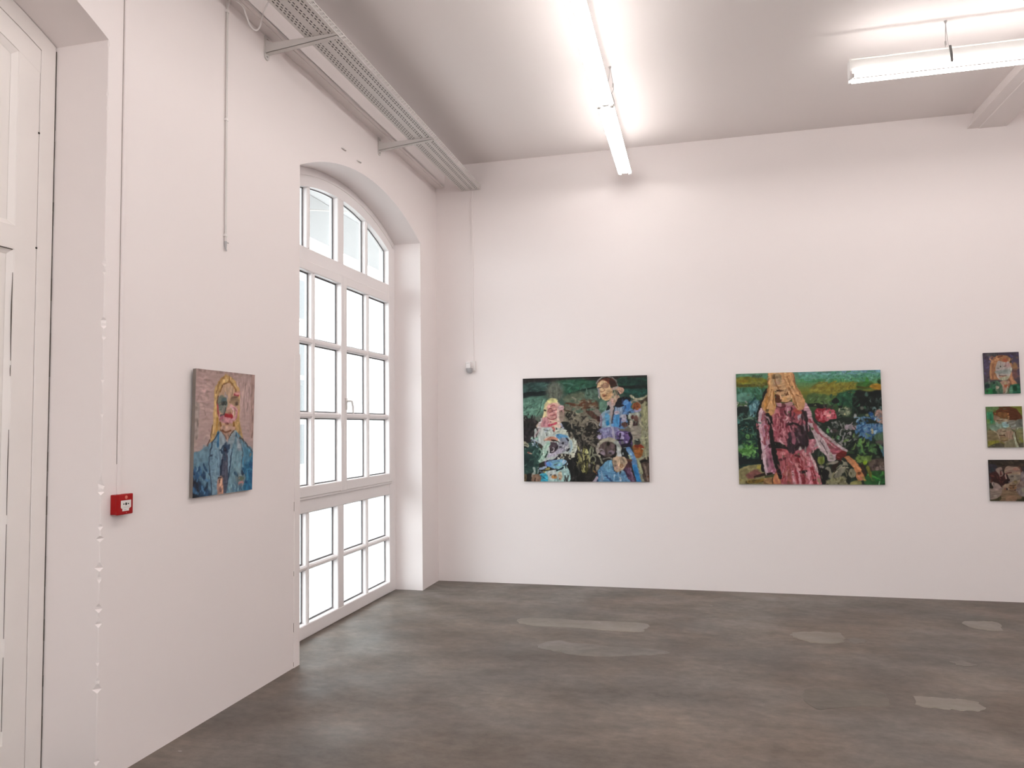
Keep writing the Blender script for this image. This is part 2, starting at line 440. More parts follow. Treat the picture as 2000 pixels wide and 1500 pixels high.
def build_window(n, yc, lab):
    W = empty('window_%d' % n, (-.30, yc, 0))
    tag(W, lab, 'window', kind='structure')
    XF, XK = -.28, -.365
    GI, GR = 1.04, ARCH_R - .15                # inner half width and inner arch radius
    f = MB()
    for s in (-1, 1):
        f.bar(*sorted((yc + s * (HW - .001), yc + s * GI)), 0, arch_z(GI, GR) + .05, XK, XF, .003)
    f.bar(yc - GI, yc + GI, 0, .104, XK, XF, .006)
    f.bar(yc - GI, yc + GI, .956, 1.085, XK, XF, .006)
    f.bar(yc - GI, yc + GI, 2.925, 3.045, XK, XF, .006)
    arch_band(f, yc, ARCH_R - .001, GR, HW - .001, GI, XK - .001, XF + .0012, SPR)
    arch_band(f, yc, ARCH_R - .045, ARCH_R - .062, HW - .045, HW - .062, XF - .001, XF + .008, SPR)
    f.build('frame', M['frame'], W)
    # dark line under the bottom rail, weather gap
    MB().box(XK, XF - .01, yc - GI, yc + GI, -.001, .006).build('threshold', M['dark'], W)
    def pane(poly, name='pane', par=W):
        seal(poly, XK + .0285, par)
        return MB().prism(poly, 0, XK + .022, XK + .028).build(name, M['glass'], par)
    def seal(poly, x, par):
        cy = sum(p[0] for p in poly) / len(poly); cz = sum(p[1] for p in poly) / len(poly)
        b = MB(); m = len(poly)
        inn = []
        for i in range(m):
            p = Vector(poly[i]); a = (p - Vector(poly[i - 1])).normalized(); c = (Vector(poly[(i + 1) % m]) - p).normalized()
            na, nc = Vector((-a.y, a.x)), Vector((-c.y, c.x))
            if na.dot(Vector((cy, cz)) - p) < 0: na = -na
            if nc.dot(Vector((cy, cz)) - p) < 0: nc = -nc
            n = (na + nc); n = n / max(.5, n.dot(na))
            inn.append(tuple(p + n * .016))
        vs = [(xx, p[0], p[1]) for xx in (x, x + .006) for p in list(poly) + inn]
        fs = []
        for i in range(m):
            j = (i + 1) % m
            fs += [(i, j, m + j, m + i), (2 * m + i, 3 * m + i, 3 * m + j, 2 * m + j), (m + i, m + j, 3 * m + j, 3 * m + i)]
        return b.add(vs, fs).build('glazing_seal', M['seal'], par)
    # lower fixed lights
    MB().bar(yc - .054, yc + .054, .10, .96, XK, XF, .006).build('mullion', M['frame'], W)
    for s in (-1, 1):
        MB().bar(yc + s * .543 - .022, yc + s * .543 + .022, .10, .96, XK + .005, XF - .006, .012).build('muntin', M['frame'], W)
        MB().bar(*sorted((yc + s * .05, yc + s * 1.045)), .511, .549, XK + .006, XF - .008, .012).build('muntin', M['frame'], W)
        for (a, c) in ((.05, .525), (.56, 1.045)):
            for (z0, z1) in ((.10, .515), (.545, .96)):
                ya, yb = sorted((yc + s * a, yc + s * c))
                pane([(ya, z0), (yb, z0), (yb, z1), (ya, z1)])
    # fanlight
    MB().bar(yc - .054, yc + .054, 3.04, arch_z(0, GR) + .02, XK, XF - .001, .006).build('mullion', M['frame'], W)
    for s in (-1, 1):
        MB().bar(yc + s * .543 - .022, yc + s * .543 + .022, 3.04, arch_z(.543, GR) + .01, XK + .005, XF - .006, .012).build('muntin', M['frame'], W)
        for (a, c) in ((.05, .525), (.56, 1.045)):
            pts = [(yc + s * a, 3.04), (yc + s * c, 3.04)] + [(yc + s * (c + (a - c) * k / 8), arch_z(c + (a - c) * k / 8, GR) + .01) for k in range(9)]
            pane(pts)
    # the two opening casements, standing proud of the frame
    for s in (-1, 1):
        SX, SK = -.25, -.335
        S = MB()
        S.bar(*sorted((yc + s * 1.04, yc + s * .973)), 1.082, 2.93, SK, SX, .006)
        S.bar(*sorted((yc + s * .052, yc + s * .001)), 1.082, 2.93, SK, SX, .004)
        for z0, z1 in ((1.082, 1.166), (2.85, 2.93)):
            S.bar(*sorted((yc + s * .05, yc + s * .975)), z0, z1, SK, SX - .001, .006)
        sash = S.build('casement', M['frame'], W)
        MB().bar(yc + s * .51 - .024, yc + s * .51 + .024, 1.16, 2.855, SK + .005, SX - .008, .013).build('muntin', M['frame'], sash)
        for zc in (2.302, 1.717):
            MB().bar(*sorted((yc + s * .05, yc + s * .975)), zc - .023, zc + .023, SK + .006, SX - .010, .013).build('muntin', M['frame'], sash)
        for (a, c) in ((.05, .49), (.53, .975)):
            for (z0, z1) in ((1.16, 1.70), (1.735, 2.285), (2.32, 2.855)):
                ya, yb = sorted((yc + s * a, yc + s * c))
                seal([(ya, z0), (yb, z0), (yb, z1), (ya, z1)], SK + .0285, sash)
                MB().prism([(ya, z0), (yb, z0), (yb, z1), (ya, z1)], 0, SK + .022, SK + .028).build('pane', M['glass'], sash)
        if s > 0:
            hd = MB()
            hd.bevbox(-.252, -.240, yc + .012, yc + .042, 1.77, 1.87, .003)
            hd.tube([(-.245, yc + .027, 1.842), (-.205, yc + .027, 1.845), (-.196, yc + .033, 1.84), (-.195, yc + .05, 1.80), (-.196, yc + .06, 1.735)], [.009, .009, .010, .009, .008], 10)
            hd.build('handle', M['metal'], sash)
    # weather drip moulding under the casements
    MB().bar(yc - 1.06, yc + 1.06, 1.062, 1.084, XF - .002, -.262, .004).build('drip_rail', M['frame'], W)
    inv = Matrix.Translation(-W.location)
    for c in W.children:
        c.matrix_local = inv
    return W
build_window(1, -1.675, 'tall white arched window with small panes and a casement handle')
build_window(2, -10.0, 'tall white arched window added behind the viewer for daylight')  # unseen window, added for more daylight from behind

# ------------------------------------------------------------------ panelled double door in the next arch
def build_door(yc):
    D = empty('door_1', (-.30, yc, 0))
    tag(D, 'white painted double door with recessed panels in a deep arch', 'door', kind='structure')
    XF, XK = -.300, -.37
    FW = .087
    f = MB()
    for s in (-1, 1):
        f.bar(*sorted((yc + s * (HW - .004), yc + s * (HW - FW))), 0, arch_z(HW - FW, ARCH_R - FW) + .05, XK, XF, .002)
    arch_band(f, yc, ARCH_R - .004, ARCH_R - FW, HW - .004, HW - FW, XK - .001, XF + .0008, SPR)
    f.build('frame', M['woodwhite'], D)
    MB().box(XK - .01, XK, yc - HW, yc + HW, 0, 3.5).build('gap_shade_board', M['dark'], D)  # dark sheet standing in for the shade in the door gaps
    LO, LR = HW - FW - .003, ARCH_R - FW - .003     # leaf outline
    ST = .117
    for s in (-1, 1):
        L = MB()
        L.bar(*sorted((yc + s * LO, yc + s * (LO - ST))), .01, arch_z(LO, LR), XK, XF - .001, .002)
        L.bar(*sorted((yc + s * .003, yc + s * .115)), .01, 3.5, XK, XF - .001, .002)
        for z0, z1 in ((.01, .24), (2.437, 2.547)):
            L.bar(*sorted((yc + s * .11, yc + s * (LO - ST + .004))), z0, z1, XK, XF - .001, .002)
        # arched top rail
        K = 20
        TR = LR - .05
        po = [(yc + s * (.003 + (LO - .003) * i / K), arch_z(.003 + (LO - .003) * i / K, LR)) for i in range(K + 1)]
        pi = [(p[0], arch_z(abs(p[0] - yc), ARCH_R - FW - .105)) for p in po]
        for i in range(K):
            vs = [(x, p[0], p[1]) for x in (XK - .001, XF - .0003) for p in (po[i], po[i + 1], pi[i + 1], pi[i])]
            L.add(vs, [(3, 2, 1, 0), (4, 5, 6, 7), (0, 1, 5, 4), (2, 3, 7, 6), (0, 4, 7, 3), (1, 2, 6, 5)])
        leaf = L.build('door_leaf', M['woodwhite'], D)
        # recessed panels with a sloping bead round them
        a, c = .11, LO - ST + .002
        for z0, z1, arched in ((.235, 2.44, False), (2.545, 3.30, True)):
            ya, yb = yc + s * a, yc + s * c
            top = [(yc + s * (c + (a - c) * k / 12), arch_z(c + (a - c) * k / 12, ARCH_R - FW - .103)) for k in range(13)] if arched else [(yb, z1), (ya, z1)]
            poly = [(ya, z0), (yb, z0)] + top
            MB().prism(poly, 0, XK + .005, XF - .022).build('door_panel', M['woodwhite'], leaf)
            # bead: sloping strip along the outline
            cy = (ya + yb) / 2; cz = (z0 + (z1 if not arched else 3.4)) / 2
            hh = (z1 - z0) / 2 if not arched else (3.42 - z0) / 2
            hwid = abs(yb - ya) / 2
            wst = .026
            inn = [(cy + (p[0] - cy) * (1 - wst / hwid), cz + (p[1] - cz) * (1 - wst / hh)) for p in poly]
            m = len(poly)
            vs = [(XF - .003, p[0], p[1]) for p in poly] + [(XF - .021, p[0], p[1]) for p in inn]
            MB().add(vs, [(i, (i + 1) % m, m + (i + 1) % m, m + i) for i in range(m)]).build('panel_moulding', M['woodwhite'], leaf)
        if s > 0:
            # shrinkage cracks beside the lower panel
            g = MB()
            for z0, z1, w0 in ((1.93, 2.33, .0042), (1.86, 1.91, .0016), (1.24, 1.62, .0022), (.7, 1.2, .0012), (.3, .62, .0012)):
                ye = yc + LO - ST - .004
                zm = z0 + (z1 - z0) * .62
                g.prism([(ye - w0, zm), (ye - w0 * .7, z0 + (z1 - z0) * .3), (ye - .0003, z0), (ye, z0), (ye, z1), (ye - .0003, z1)], 0, XF - .004, XF - .0015)
            g.box(XF - .004, XF - .0012, yc + LO - ST - .40, yc + LO - ST - .008, 2.4335, 2.4375)
            g.build('crack', M['darkcrack'], leaf)
            nb = MB()
            for z in (3.02, 2.47):
                nb.tube([(XF - .002, yc + LO - .002, z), (XF + .0015, yc + LO - .002, z)], .005, 8)
            nb.build('nail_hole', M['dark'], leaf)
    # joint between door frame and plaster
    g = MB()
    rg = random.Random(3)
    z = .0
    while z < 3.44:
        L = rg.uniform(.02, .12)
        wd = rg.uniform(.0012, .0042) if rg.random() < .6 else rg.uniform(.0006, .0016)
        g.box(XF - .02, XF + .002, yc + HW - .004 - wd * .6, yc + HW - .004 + wd * .6, z, min(3.47, z + L))
        z += L
    g.build('crack', M['darkcrack'], D)
    inv = Matrix.Translation(-D.location)
    for c in D.children:
        c.matrix_local = inv
    return D
build_door(-5.84)

# ------------------------------------------------------------------ outdoors
tag(MB().box(-40, 40, -45, 60, -.35, -.15).build('ground', M['pave']), 'pale paved yard outside the window', 'ground', kind='structure')
def facade():
    B = empty('neighbouring_building', (-12, 18, -.15))
    tag(B, 'pale rendered building with grey windows seen through the window', 'building')
    MB().box(-15, -12, -6, 60, -.15, 14).build('wall', M['plaster'], B)
    for (z0, z1) in ((.32, 1.82), (2.35, 3.52), (3.70, 4.91), (5.87, 7.36), (8.2, 9.8)):
        for yr in (18.69, 16.0, 13.2, 10.4):
            if yr < 12 and z0 > 5: continue
            wn = MB().box(-12.02, -11.985, yr - 1.3, yr, z0, z1).build('window', M['greywin'], B)
            MB().box(-12.0, -11.93, yr - 1.4, yr + .1, z0 - .10, z0 - .02).build('sill', M['plaster'], wn)
    inv = Matrix.Translation(-B.location)
    for c in B.children:
        c.matrix_local = inv
facade()
def canopy():
    Cn = empty('window_canopy', (-.46, -1.5, 3.95))
    tag(Cn, 'grey sloping canopy over the outside of the arched window', 'canopy')
    y0, y1 = -4.2, 3.4
    MB().prism([(-.46, 4.10), (-1.12, 4.02), (-1.12, 4.04), (-.46, 4.12)], 1, y0, y1).build('sheet', M['canopylight'], Cn)
    MB().prism([(-1.12, 4.01), (-1.75, 3.90), (-1.75, 3.93), (-1.12, 4.05)], 1, y0, y1).build('sheet', M['canopy'], Cn)
    for y in (-3.2, -.6, 2.0):
        MB().tube([(-.46, y, 3.80), (-1.5, y, 3.93)], .008, 8).build('strut', M['metal'], Cn)
    inv = Matrix.Translation(-Cn.location)
    for c in Cn.children:
        c.matrix_local = inv
canopy()
# ------------------------------------------------------------------ fluorescent battens
def build_lamp(p0, along, L, label, hang=(.15, .85), group=None):
    """twin-tube batten; p0 = start of the fixture on its axis, along = 'x' or 'y' (towards -y)"""
    R = empty('fluorescent_lamp', p0)
    tag(R, label, 'lamp', group)
    def T(s, c, z):                            # along, across, height -> local
        return (s, c, z) if along == 'x' else (c, -s, z)
    zt = 4.076 - p0[2]
    def ext(poly, s0, s1, name, m, par=R):
        n = len(poly)
        vs = [T(s0, c, z) for c, z in poly] + [T(s1, c, z) for c, z in poly]
        fs = [tuple(range(n))[::-1], tuple(range(n, 2 * n))] + [(i, (i + 1) % n, n + (i + 1) % n, n + i) for i in range(n)]
        return MB().add(vs, fs).build(name, m, par)
    body = ext([(-.018, zt + .010), (.018, zt + .010), (.036, zt + .034), (.036, zt + .060), (.030, zt + .125), (-.030, zt + .125), (-.036, zt + .060), (-.036, zt + .034)], .004, L - .004, 'housing', M['body'])
    ext([(-.034, zt + .125), (.034, zt + .125), (.034, zt + .134), (-.034, zt + .134)], .002, L - .002, 'mounting_rail', M['body'])
    for s0 in (0, L - .012):
        ext([(-.022, zt - .002), (.022, zt - .002), (.040, zt + .032), (.040, zt + .062), (.034, zt + .128), (-.034, zt + .128), (-.040, zt + .062), (-.040, zt + .032)], s0, s0 + .012, 'end_cap', M['body'])
    for c in (-.049, .049):
        tb = MB().tube([T(.022, c, zt), T(L - .022, c, zt)], .0145, 14).build('tube', M['tube'], R)
        for s0, s1 in ((.012, .026), (L - .026, L - .012)):
            MB().tube([T(s0, c, zt), T(s1, c, zt)], .015, 14).build('tube_cap', M['metal'], tb)
        for s0 in (.002, L - .014):
            ext([(c - .014, zt - .017), (c + .014, zt - .017), (c * .75 + .014, zt + .035), (c * .75 - .014, zt + .035)], s0, s0 + .012, 'lamp_holder', M['plastic'])
    for t in hang:
        s = t * L
        ext([(-.036, zt + .137), (.036, zt + .137), (.040, zt + .142), (-.040, zt + .142)], s - .011, s + .011, 'clip', M['plastic'])
        for g in (-1, 1):
            ext([(g * .036, zt + .142), (g * .040, zt + .142), (g * .060, zt + .075), (g * .066, zt + .010), (g * .062, zt + .010), (g * .056, zt + .075)][::g], s - .008, s + .008, 'clip', M['clip'])
        top = H - p0[2]
        wr = MB()
        a = T(s, .044, zt + .14); bpt = T(s, .030, top)
        mid = T(s, .052, zt + .20)
        wr.tube([a, T(s, .056, zt + .17), mid, T(s, .046, zt + .25), bpt], .0022, 6)
        wr.tube([T(s, -.01, zt + .14), T(s, .006, zt + .2), T(s, .022, zt + .27), bpt], .0018, 6)
        hk = wr.build('suspension_wire', M['wire'], R)
        MB().tube([T(s, .050, zt + .185), T(s, .051, zt + .215)], .006, 8).build('wire_gripper', M['wire'], hk)
        MB().tube([T(s, .030, top - .018), T(s, .030, top)], [.005, .012], 8).build('ceiling_hook', M['wire'], hk)
    return R
G = 'twin-tube fluorescent battens hung from the ceiling'
build_lamp((2.062, -.27, 4.0), 'y', 1.62, 'fluorescent twin-tube batten nearest the back wall, pointing at the viewer', (.938,), G)
build_lamp((2.062, -1.895, 4.0), 'y', 1.62, 'fluorescent twin-tube batten continuing the row, cut by the top of the photo', (), G)
build_lamp((2.062, -3.54, 4.0), 'y', 1.50, 'fluorescent twin-tube batten third from the back wall, overhead', (.12, .985), G)
build_lamp((3.815, -1.865, 4.0), 'x', 1.50, 'fluorescent twin-tube batten on the right, parallel to the back wall', (.435, .97), G)
build_lamp((5.33, -1.865, 4.0), 'x', 1.50, 'fluorescent twin-tube batten under the beam, beyond the right edge', (.5,), G)
# unseen battens added above and behind the viewer to brighten the room
ORD = ['first', 'second', 'third', 'fourth', 'fifth']
for k, y in enumerate((-5.1, -6.65, -8.2, -9.75)):
    build_lamp((2.062, y, 4.0), 'y', 1.50, 'added fluorescent twin-tube batten out of view on the window side, %s towards the rear wall' % ORD[k], (.1, .9), G)
for k, y in enumerate((-3.6, -5.15, -6.7, -8.25, -9.8)):
    build_lamp((6.3, y, 4.0), 'y', 1.50, 'added fluorescent twin-tube batten out of view on the right side, %s towards the rear wall' % ORD[k], (.1, .9), G)
for k, y in enumerate((-6.4, -7.6, -8.8, -10.0)):
    build_lamp((3.5, y, 4.0), 'x', 1.50, 'added fluorescent twin-tube batten out of view across the middle, %s towards the rear wall' % ORD[k], (.1, .9), G)

# ------------------------------------------------------------------ perforated cable tray on brackets
def tray():
    Tn = empty('cable_tray', (.40, -3, 4.135))
    tag(Tn, 'perforated pale grey metal cable tray running along the window wall', 'cable tray')
    y0, y1 = -.012, -6.6
    x0, x1, zb, hs = .288, .508, 4.135, .052
    pitch, slot = .042, .026
    def strips(b, put, rows, wid, lo, hi, ph):
        """flat sheet from lo..hi across with slot rows; put(c, y) -> vertex"""
        cs = lo
        for k, c in enumerate(rows):
            b.add([put(cs, y0), put(c - wid / 2, y0), put(c - wid / 2, y1), put(cs, y1)], [(0, 1, 2, 3)])
            y = y0
            off = (k % 2) * pitch / 2 * ph
            yy = y0 - off - .01
            b.add([put(c - wid / 2, y0), put(c + wid / 2, y0), put(c + wid / 2, yy), put(c - wid / 2, yy)], [(0, 1, 2, 3)])
            while yy - slot > y1:
                ye = max(y1, yy - pitch)
                # every so often the sheet is solid between perforated fields
                a = yy - slot
                b.add([put(c - wid / 2, a), put(c + wid / 2, a), put(c + wid / 2, ye), put(c - wid / 2, ye)], [(0, 1, 2, 3)])
                yy = ye
            cs = c + wid / 2
        b.add([put(cs, y0), put(hi, y0), put(hi, y1), put(cs, y1)], [(0, 1, 2, 3)])
    b = MB()
    strips(b, lambda c, y: (c, y, zb), [x0 + .026, x0 + .044, x0 + .062, x0 + .118, x0 + .136, x0 + .176, x0 + .194], .007, x0, x1, 1)
    base = b.build('base', M['metal'], Tn)
    b = MB()
    strips(b, lambda c, y: (x1, y, c), [zb + .013, zb + .026, zb + .039], .0065, zb, zb + hs, 1)
    b.add([(x1, y0, zb + hs), (x1, y1, zb + hs), (x1 - .012, y1, zb + hs), (x1 - .012, y0, zb + hs)], [(0, 1, 2, 3)])
    so = b.build('side_rail', M['metal'], Tn)
    b = MB()
    strips(b, lambda c, y: (x0, y, c), [zb + .013, zb + .026, zb + .039], .0065, zb, zb + hs, 1)
    b.add([(x0, y0, zb + hs), (x0, y1, zb + hs), (x0 + .012, y1, zb + hs), (x0 + .012, y0, zb + hs)], [(0, 1, 2, 3)])
    si = b.build('side_rail', M['metal'], Tn)
    for o in (base, so, si):
        md = o.modifiers.new('sheet', 'SOLIDIFY'); md.thickness = .0015; md.offset = 0
    # dark cables added in the tray so that its slots look dark
    for k in range(10):
        x = x0 + .021 + k * .0198
        r = .0082 + .0012 * (k % 3 == 0)
        c = MB().tube([(x + .0006 * math.sin(i * .9 + k), y0 - .02 - i * (6.5 / 24), zb + .0012 + r) for i in range(25)], r, 8)
        tag(c.build('cable', M['darkcable']), 'dark sheathed cable added in the perforated tray to darken its slots', 'cable', 'cables added to darken the tray slots')
    settle(Tn)
tray()

def bracket(yb, label):
    B = empty('wall_bracket', (0, yb, 4.04))
    tag(B, label, 'bracket', 'brackets carrying the cable tray')
    p = MB().prism([(yb - .026, 4.186), (yb + .026, 4.186), (yb + .026, 4.055), (yb + .022, 4.038), (yb + .010, 4.030), (yb - .010, 4.030), (yb - .022, 4.038), (yb - .026, 4.055)], 0, .0005, .008)
    plate = p.build('wall_plate', M['metal'], B)
    for z in (4.165, 4.05):
        MB().tube([(.006, yb - .004, z), (.014, yb - .004, z)], .006, 8).build('screw', M['wire'], plate)
    # arm: folded channel, tapering towards the room
    a = MB()
    zt = 4.1335
    for y0, y1 in ((yb - .020, yb - .017), (yb + .017, yb + .020)):
        a.prism([(.006, zt + .030), (.05, zt), (.512, zt), (.512, zt - .018), (.006, 4.068)], 1, y0, y1)
    a.add([(.006, yb - .020, 4.068), (.006, yb + .020, 4.068), (.512, yb + .020, zt - .018), (.512, yb - .020, zt - .018),
           (.006, yb - .020, 4.071), (.006, yb + .020, 4.071), (.512, yb + .020, zt - .015), (.512, yb - .020, zt - .015)],
          [(0, 1, 2, 3), (4, 7, 6, 5), (0, 3, 7, 4), (1, 5, 6, 2), (0, 4, 5, 1), (3, 2, 6, 7)])
    a.build('arm', M['metal'], B)
    settle(B)
bracket(-3.30, 'tapered grey bracket under the cable tray, nearer the viewer')
bracket(-1.50, 'tapered grey bracket under the cable tray, above the arched window')
bracket(-5.10, 'tapered grey bracket under the cable tray, above the panelled door')

# ------------------------------------------------------------------ conduits and loose cable
c = empty('cable_conduit', (.006, -4.545, 1.31))
tag(c, 'thin white cable duct running down the wall to the red call point', 'conduit')
MB().bevbox(.0005, .011, -4.555, -4.536, 1.305, 4.19, .002).build('duct', M['wall'], c)
MB().box(.0, .003, -4.5578, -4.5550, 1.45, 4.19).build('joint_and_shade', M['shadeline'], c)  # darker strip painting in the shadow line beside the duct
settle(c)

c = empty('cable_conduit', (.010, -3.737, 2.66))
tag(c, 'round conduit with clips ending in mid-wall above the portrait in blue', 'conduit')
MB().tube([(.010, -3.736, 2.70), (.010, -3.738, 4.17)], .0065, 10).build('pipe', M['metal'], c)
for z in (4.12, 3.455, 2.755):
    cl = MB().bevbox(.0005, .018, -3.748, -3.726, z - .008, z + .008, .002).build('pipe_clip', M['plastic'], c)
MB().tube([(.010, -3.736, 2.72), (.010, -3.736, 2.70), (.011, -3.735, 2.675), (.012, -3.728, 2.662)], [.008, .008, .005, .003], 8).build('end_sleeve', M['greyplastic'], c)
MB().tube([(.012, -3.734, 2.71), (.014, -3.722, 2.714), (.016, -3.716, 2.712)], .003, 6).build('wire_end', M['greyplastic'], c)
settle(c)

c = empty('cable_conduit', (.40, -.006, 2.3))
tag(c, 'thin white cable duct dropping from the tray to the motion sensor', 'conduit')
MB().bevbox(.3985, .4165, -.011, -.0005, 3.2, 4.134, .002).build('duct', M['wall'], c)
MB().bevbox(.3955, .4135, -.011, -.0005, 2.29, 3.2, .002).build('duct', M['wall'], c)
settle(c)

def smooth(pts, n=6):
    P = [Vector(p) for p in pts]
    out = []
    for i in range(len(P) - 1):
        p0, p1, p2, p3 = P[max(i - 1, 0)], P[i], P[i + 1], P[min(i + 2, len(P) - 1)]
        for s in range(n):
            t = s / n
            out.append(.5 * ((2 * p1) + (-p0 + p2) * t + (2 * p0 - 5 * p1 + 4 * p2 - p3) * t * t + (-p0 + 3 * p1 - 3 * p2 + p3) * t ** 3))
    return out + [P[-1]]
lc = MB().tube(smooth([(.010, -3.737, 4.14), (.02, -3.735, 4.178), (.05, -3.76, 4.183), (.10, -3.72, 4.15), (.10, -3.68, 4.11), (.105, -3.64, 4.065), (.115, -3.60, 4.06), (.11, -3.55, 4.11), (.105, -3.52, 4.18), (.12, -3.50, 4.26), (.20, -3.52, 4.33), (.30, -3.56, 4.20)]), .0055, 8)
tag(lc.build('loose_cable', M['plastic']), 'loose white cable looping between the ledge and the tray', 'cable')
# ------------------------------------------------------------------ fire alarm call point
def call_point():
    R = empty('fire_alarm_call_point', (0, -4.543, 1.21))
    tag(R, 'small red fire alarm call point with a white break panel on the wall', 'fire alarm')
    y0, y1, z0, z1 = -4.593, -4.493, 1.212, 1.309
    MB().bevbox(.0005, .030, y0 + .002, y1 - .002, z0 + .002, z1 - .002, .003).build('back_box', M['red'], R)
    cv = MB().bevbox(.029, .043, y0, y1, z0, z1, .005).build('cover', M['red'], R)
    yc = (y0 + y1) / 2
    X = .0432
    def flat(poly, name, m, x=X, t=.0012, par=R):
        return MB().prism(poly, 0, x - .002, x + t).build(name, m, par)
    pn = flat([(yc - .030, 1.279), (yc + .034, 1.279), (yc + .034, 1.246), (yc + .024, 1.240), (yc - .022, 1.240), (yc - .030, 1.246)], 'break_panel', M['panel'], X, .0018)
    lb = flat([(yc - .020, 1.2395), (yc + .022, 1.2395), (yc + .022, 1.229), (yc - .020, 1.229)], 'label_plate', M['panel'], X, .0012)
    cc = 1.262
    e = X + .0016
    flat([(yc - .003, cc + .006), (yc + .006, cc + .006), (yc + .006, cc - .006), (yc - .003, cc - .006)], 'symbol', M['black'], e, .001, pn)
    flat([(yc - .016, cc + .004), (yc - .006, cc), (yc - .016, cc - .004)], 'symbol', M['black'], e, .001, pn)
    flat([(yc + .019, cc + .004), (yc + .009, cc), (yc + .019, cc - .004)], 'symbol', M['black'], e, .001, pn)
    flat([(yc - .016, 1.2475), (yc + .022, 1.2475), (yc + .022, 1.2462), (yc - .016, 1.2462)], 'print_line', M['greyplastic'], e, .0008, pn)
    flat([(yc - .010, 1.2355), (yc + .004, 1.2355), (yc + .004, 1.2335), (yc - .010, 1.2335)], 'print_line', M['greyplastic'], X + .001, .0008, lb)
    M['flame'] = mat('pale_red_mark', (.62, .16, .13), .5, .3)
    k = [(yc + .004 + .0085 * math.cos(a * math.pi / 6), 1.293 + .0085 * math.sin(a * math.pi / 6)) for a in range(12)]
    flat(k, 'flame_mark', M['flame'], X, .0008)
    k = [(yc + .006 + .0025 * math.cos(a * math.pi / 4), 1.2205 + .0025 * math.sin(a * math.pi / 4)) for a in range(8)]
    flat(k, 'key_hole', M['flame'], X, .0008)
    settle(R)
call_point()

# ------------------------------------------------------------------ motion sensor
def sensor():
    R = empty('motion_sensor', (.385, 0, 2.155))
    tag(R, 'small white motion sensor with a grey lens on the back wall', 'sensor')
    MB().bevbox(.340, .430, -.022, -.0005, 2.195, 2.305, .010).build('back_plate', M['plastic'], R)
    MB().bevbox(.338, .392, -.075, -.020, 2.222, 2.292, .012).build('housing', M['plastic'], R)
    bm = MB()
    prof = [(0, .034), (-.012, .034), (-.030, .031), (-.044, .024), (-.052, .013), (-.055, .002)]
    vs, fs = [], []
    n = 16
    for z, r in prof:
        for k in range(n):
            a = 2 * math.pi * k / n
            vs.append((.374 + r * math.cos(a), -.046 + r * math.sin(a), 2.224 + z))
    for i in range(len(prof) - 1):
        for k in range(n):
            fs.append((i * n + k, i * n + (k + 1) % n, (i + 1) * n + (k + 1) % n, (i + 1) * n + k))
    fs.append(tuple(range(n))); fs.append(tuple(range((len(prof) - 1) * n, len(prof) * n)))
    bm.add(vs, fs, True).build('lens', M['greyplastic'], R)
    MB().box(.348, .384, -.0765, -.0745, 2.276, 2.2785).build('slot', M['greyplastic'], R)
    settle(R)
sensor()

# ------------------------------------------------------------------ small pegs left in the plaster above the window
for (y, z, lab) in ((-2.198, 3.833, 'small metal peg in the plaster above the window, the left of two'), (-1.918, 3.829, 'small metal peg in the plaster above the window, the right of two')):
    p = MB()
    p.tube([(-.002, y - .03, z + .002), (.010, y - .02, z + .001), (.013, y + .02, z), (.010, y + .035, z + .004), (-.002, y + .04, z + .004)], .0042, 8)
    tag(p.build('wall_peg', M['metal']), lab, 'peg', 'pegs above the window')
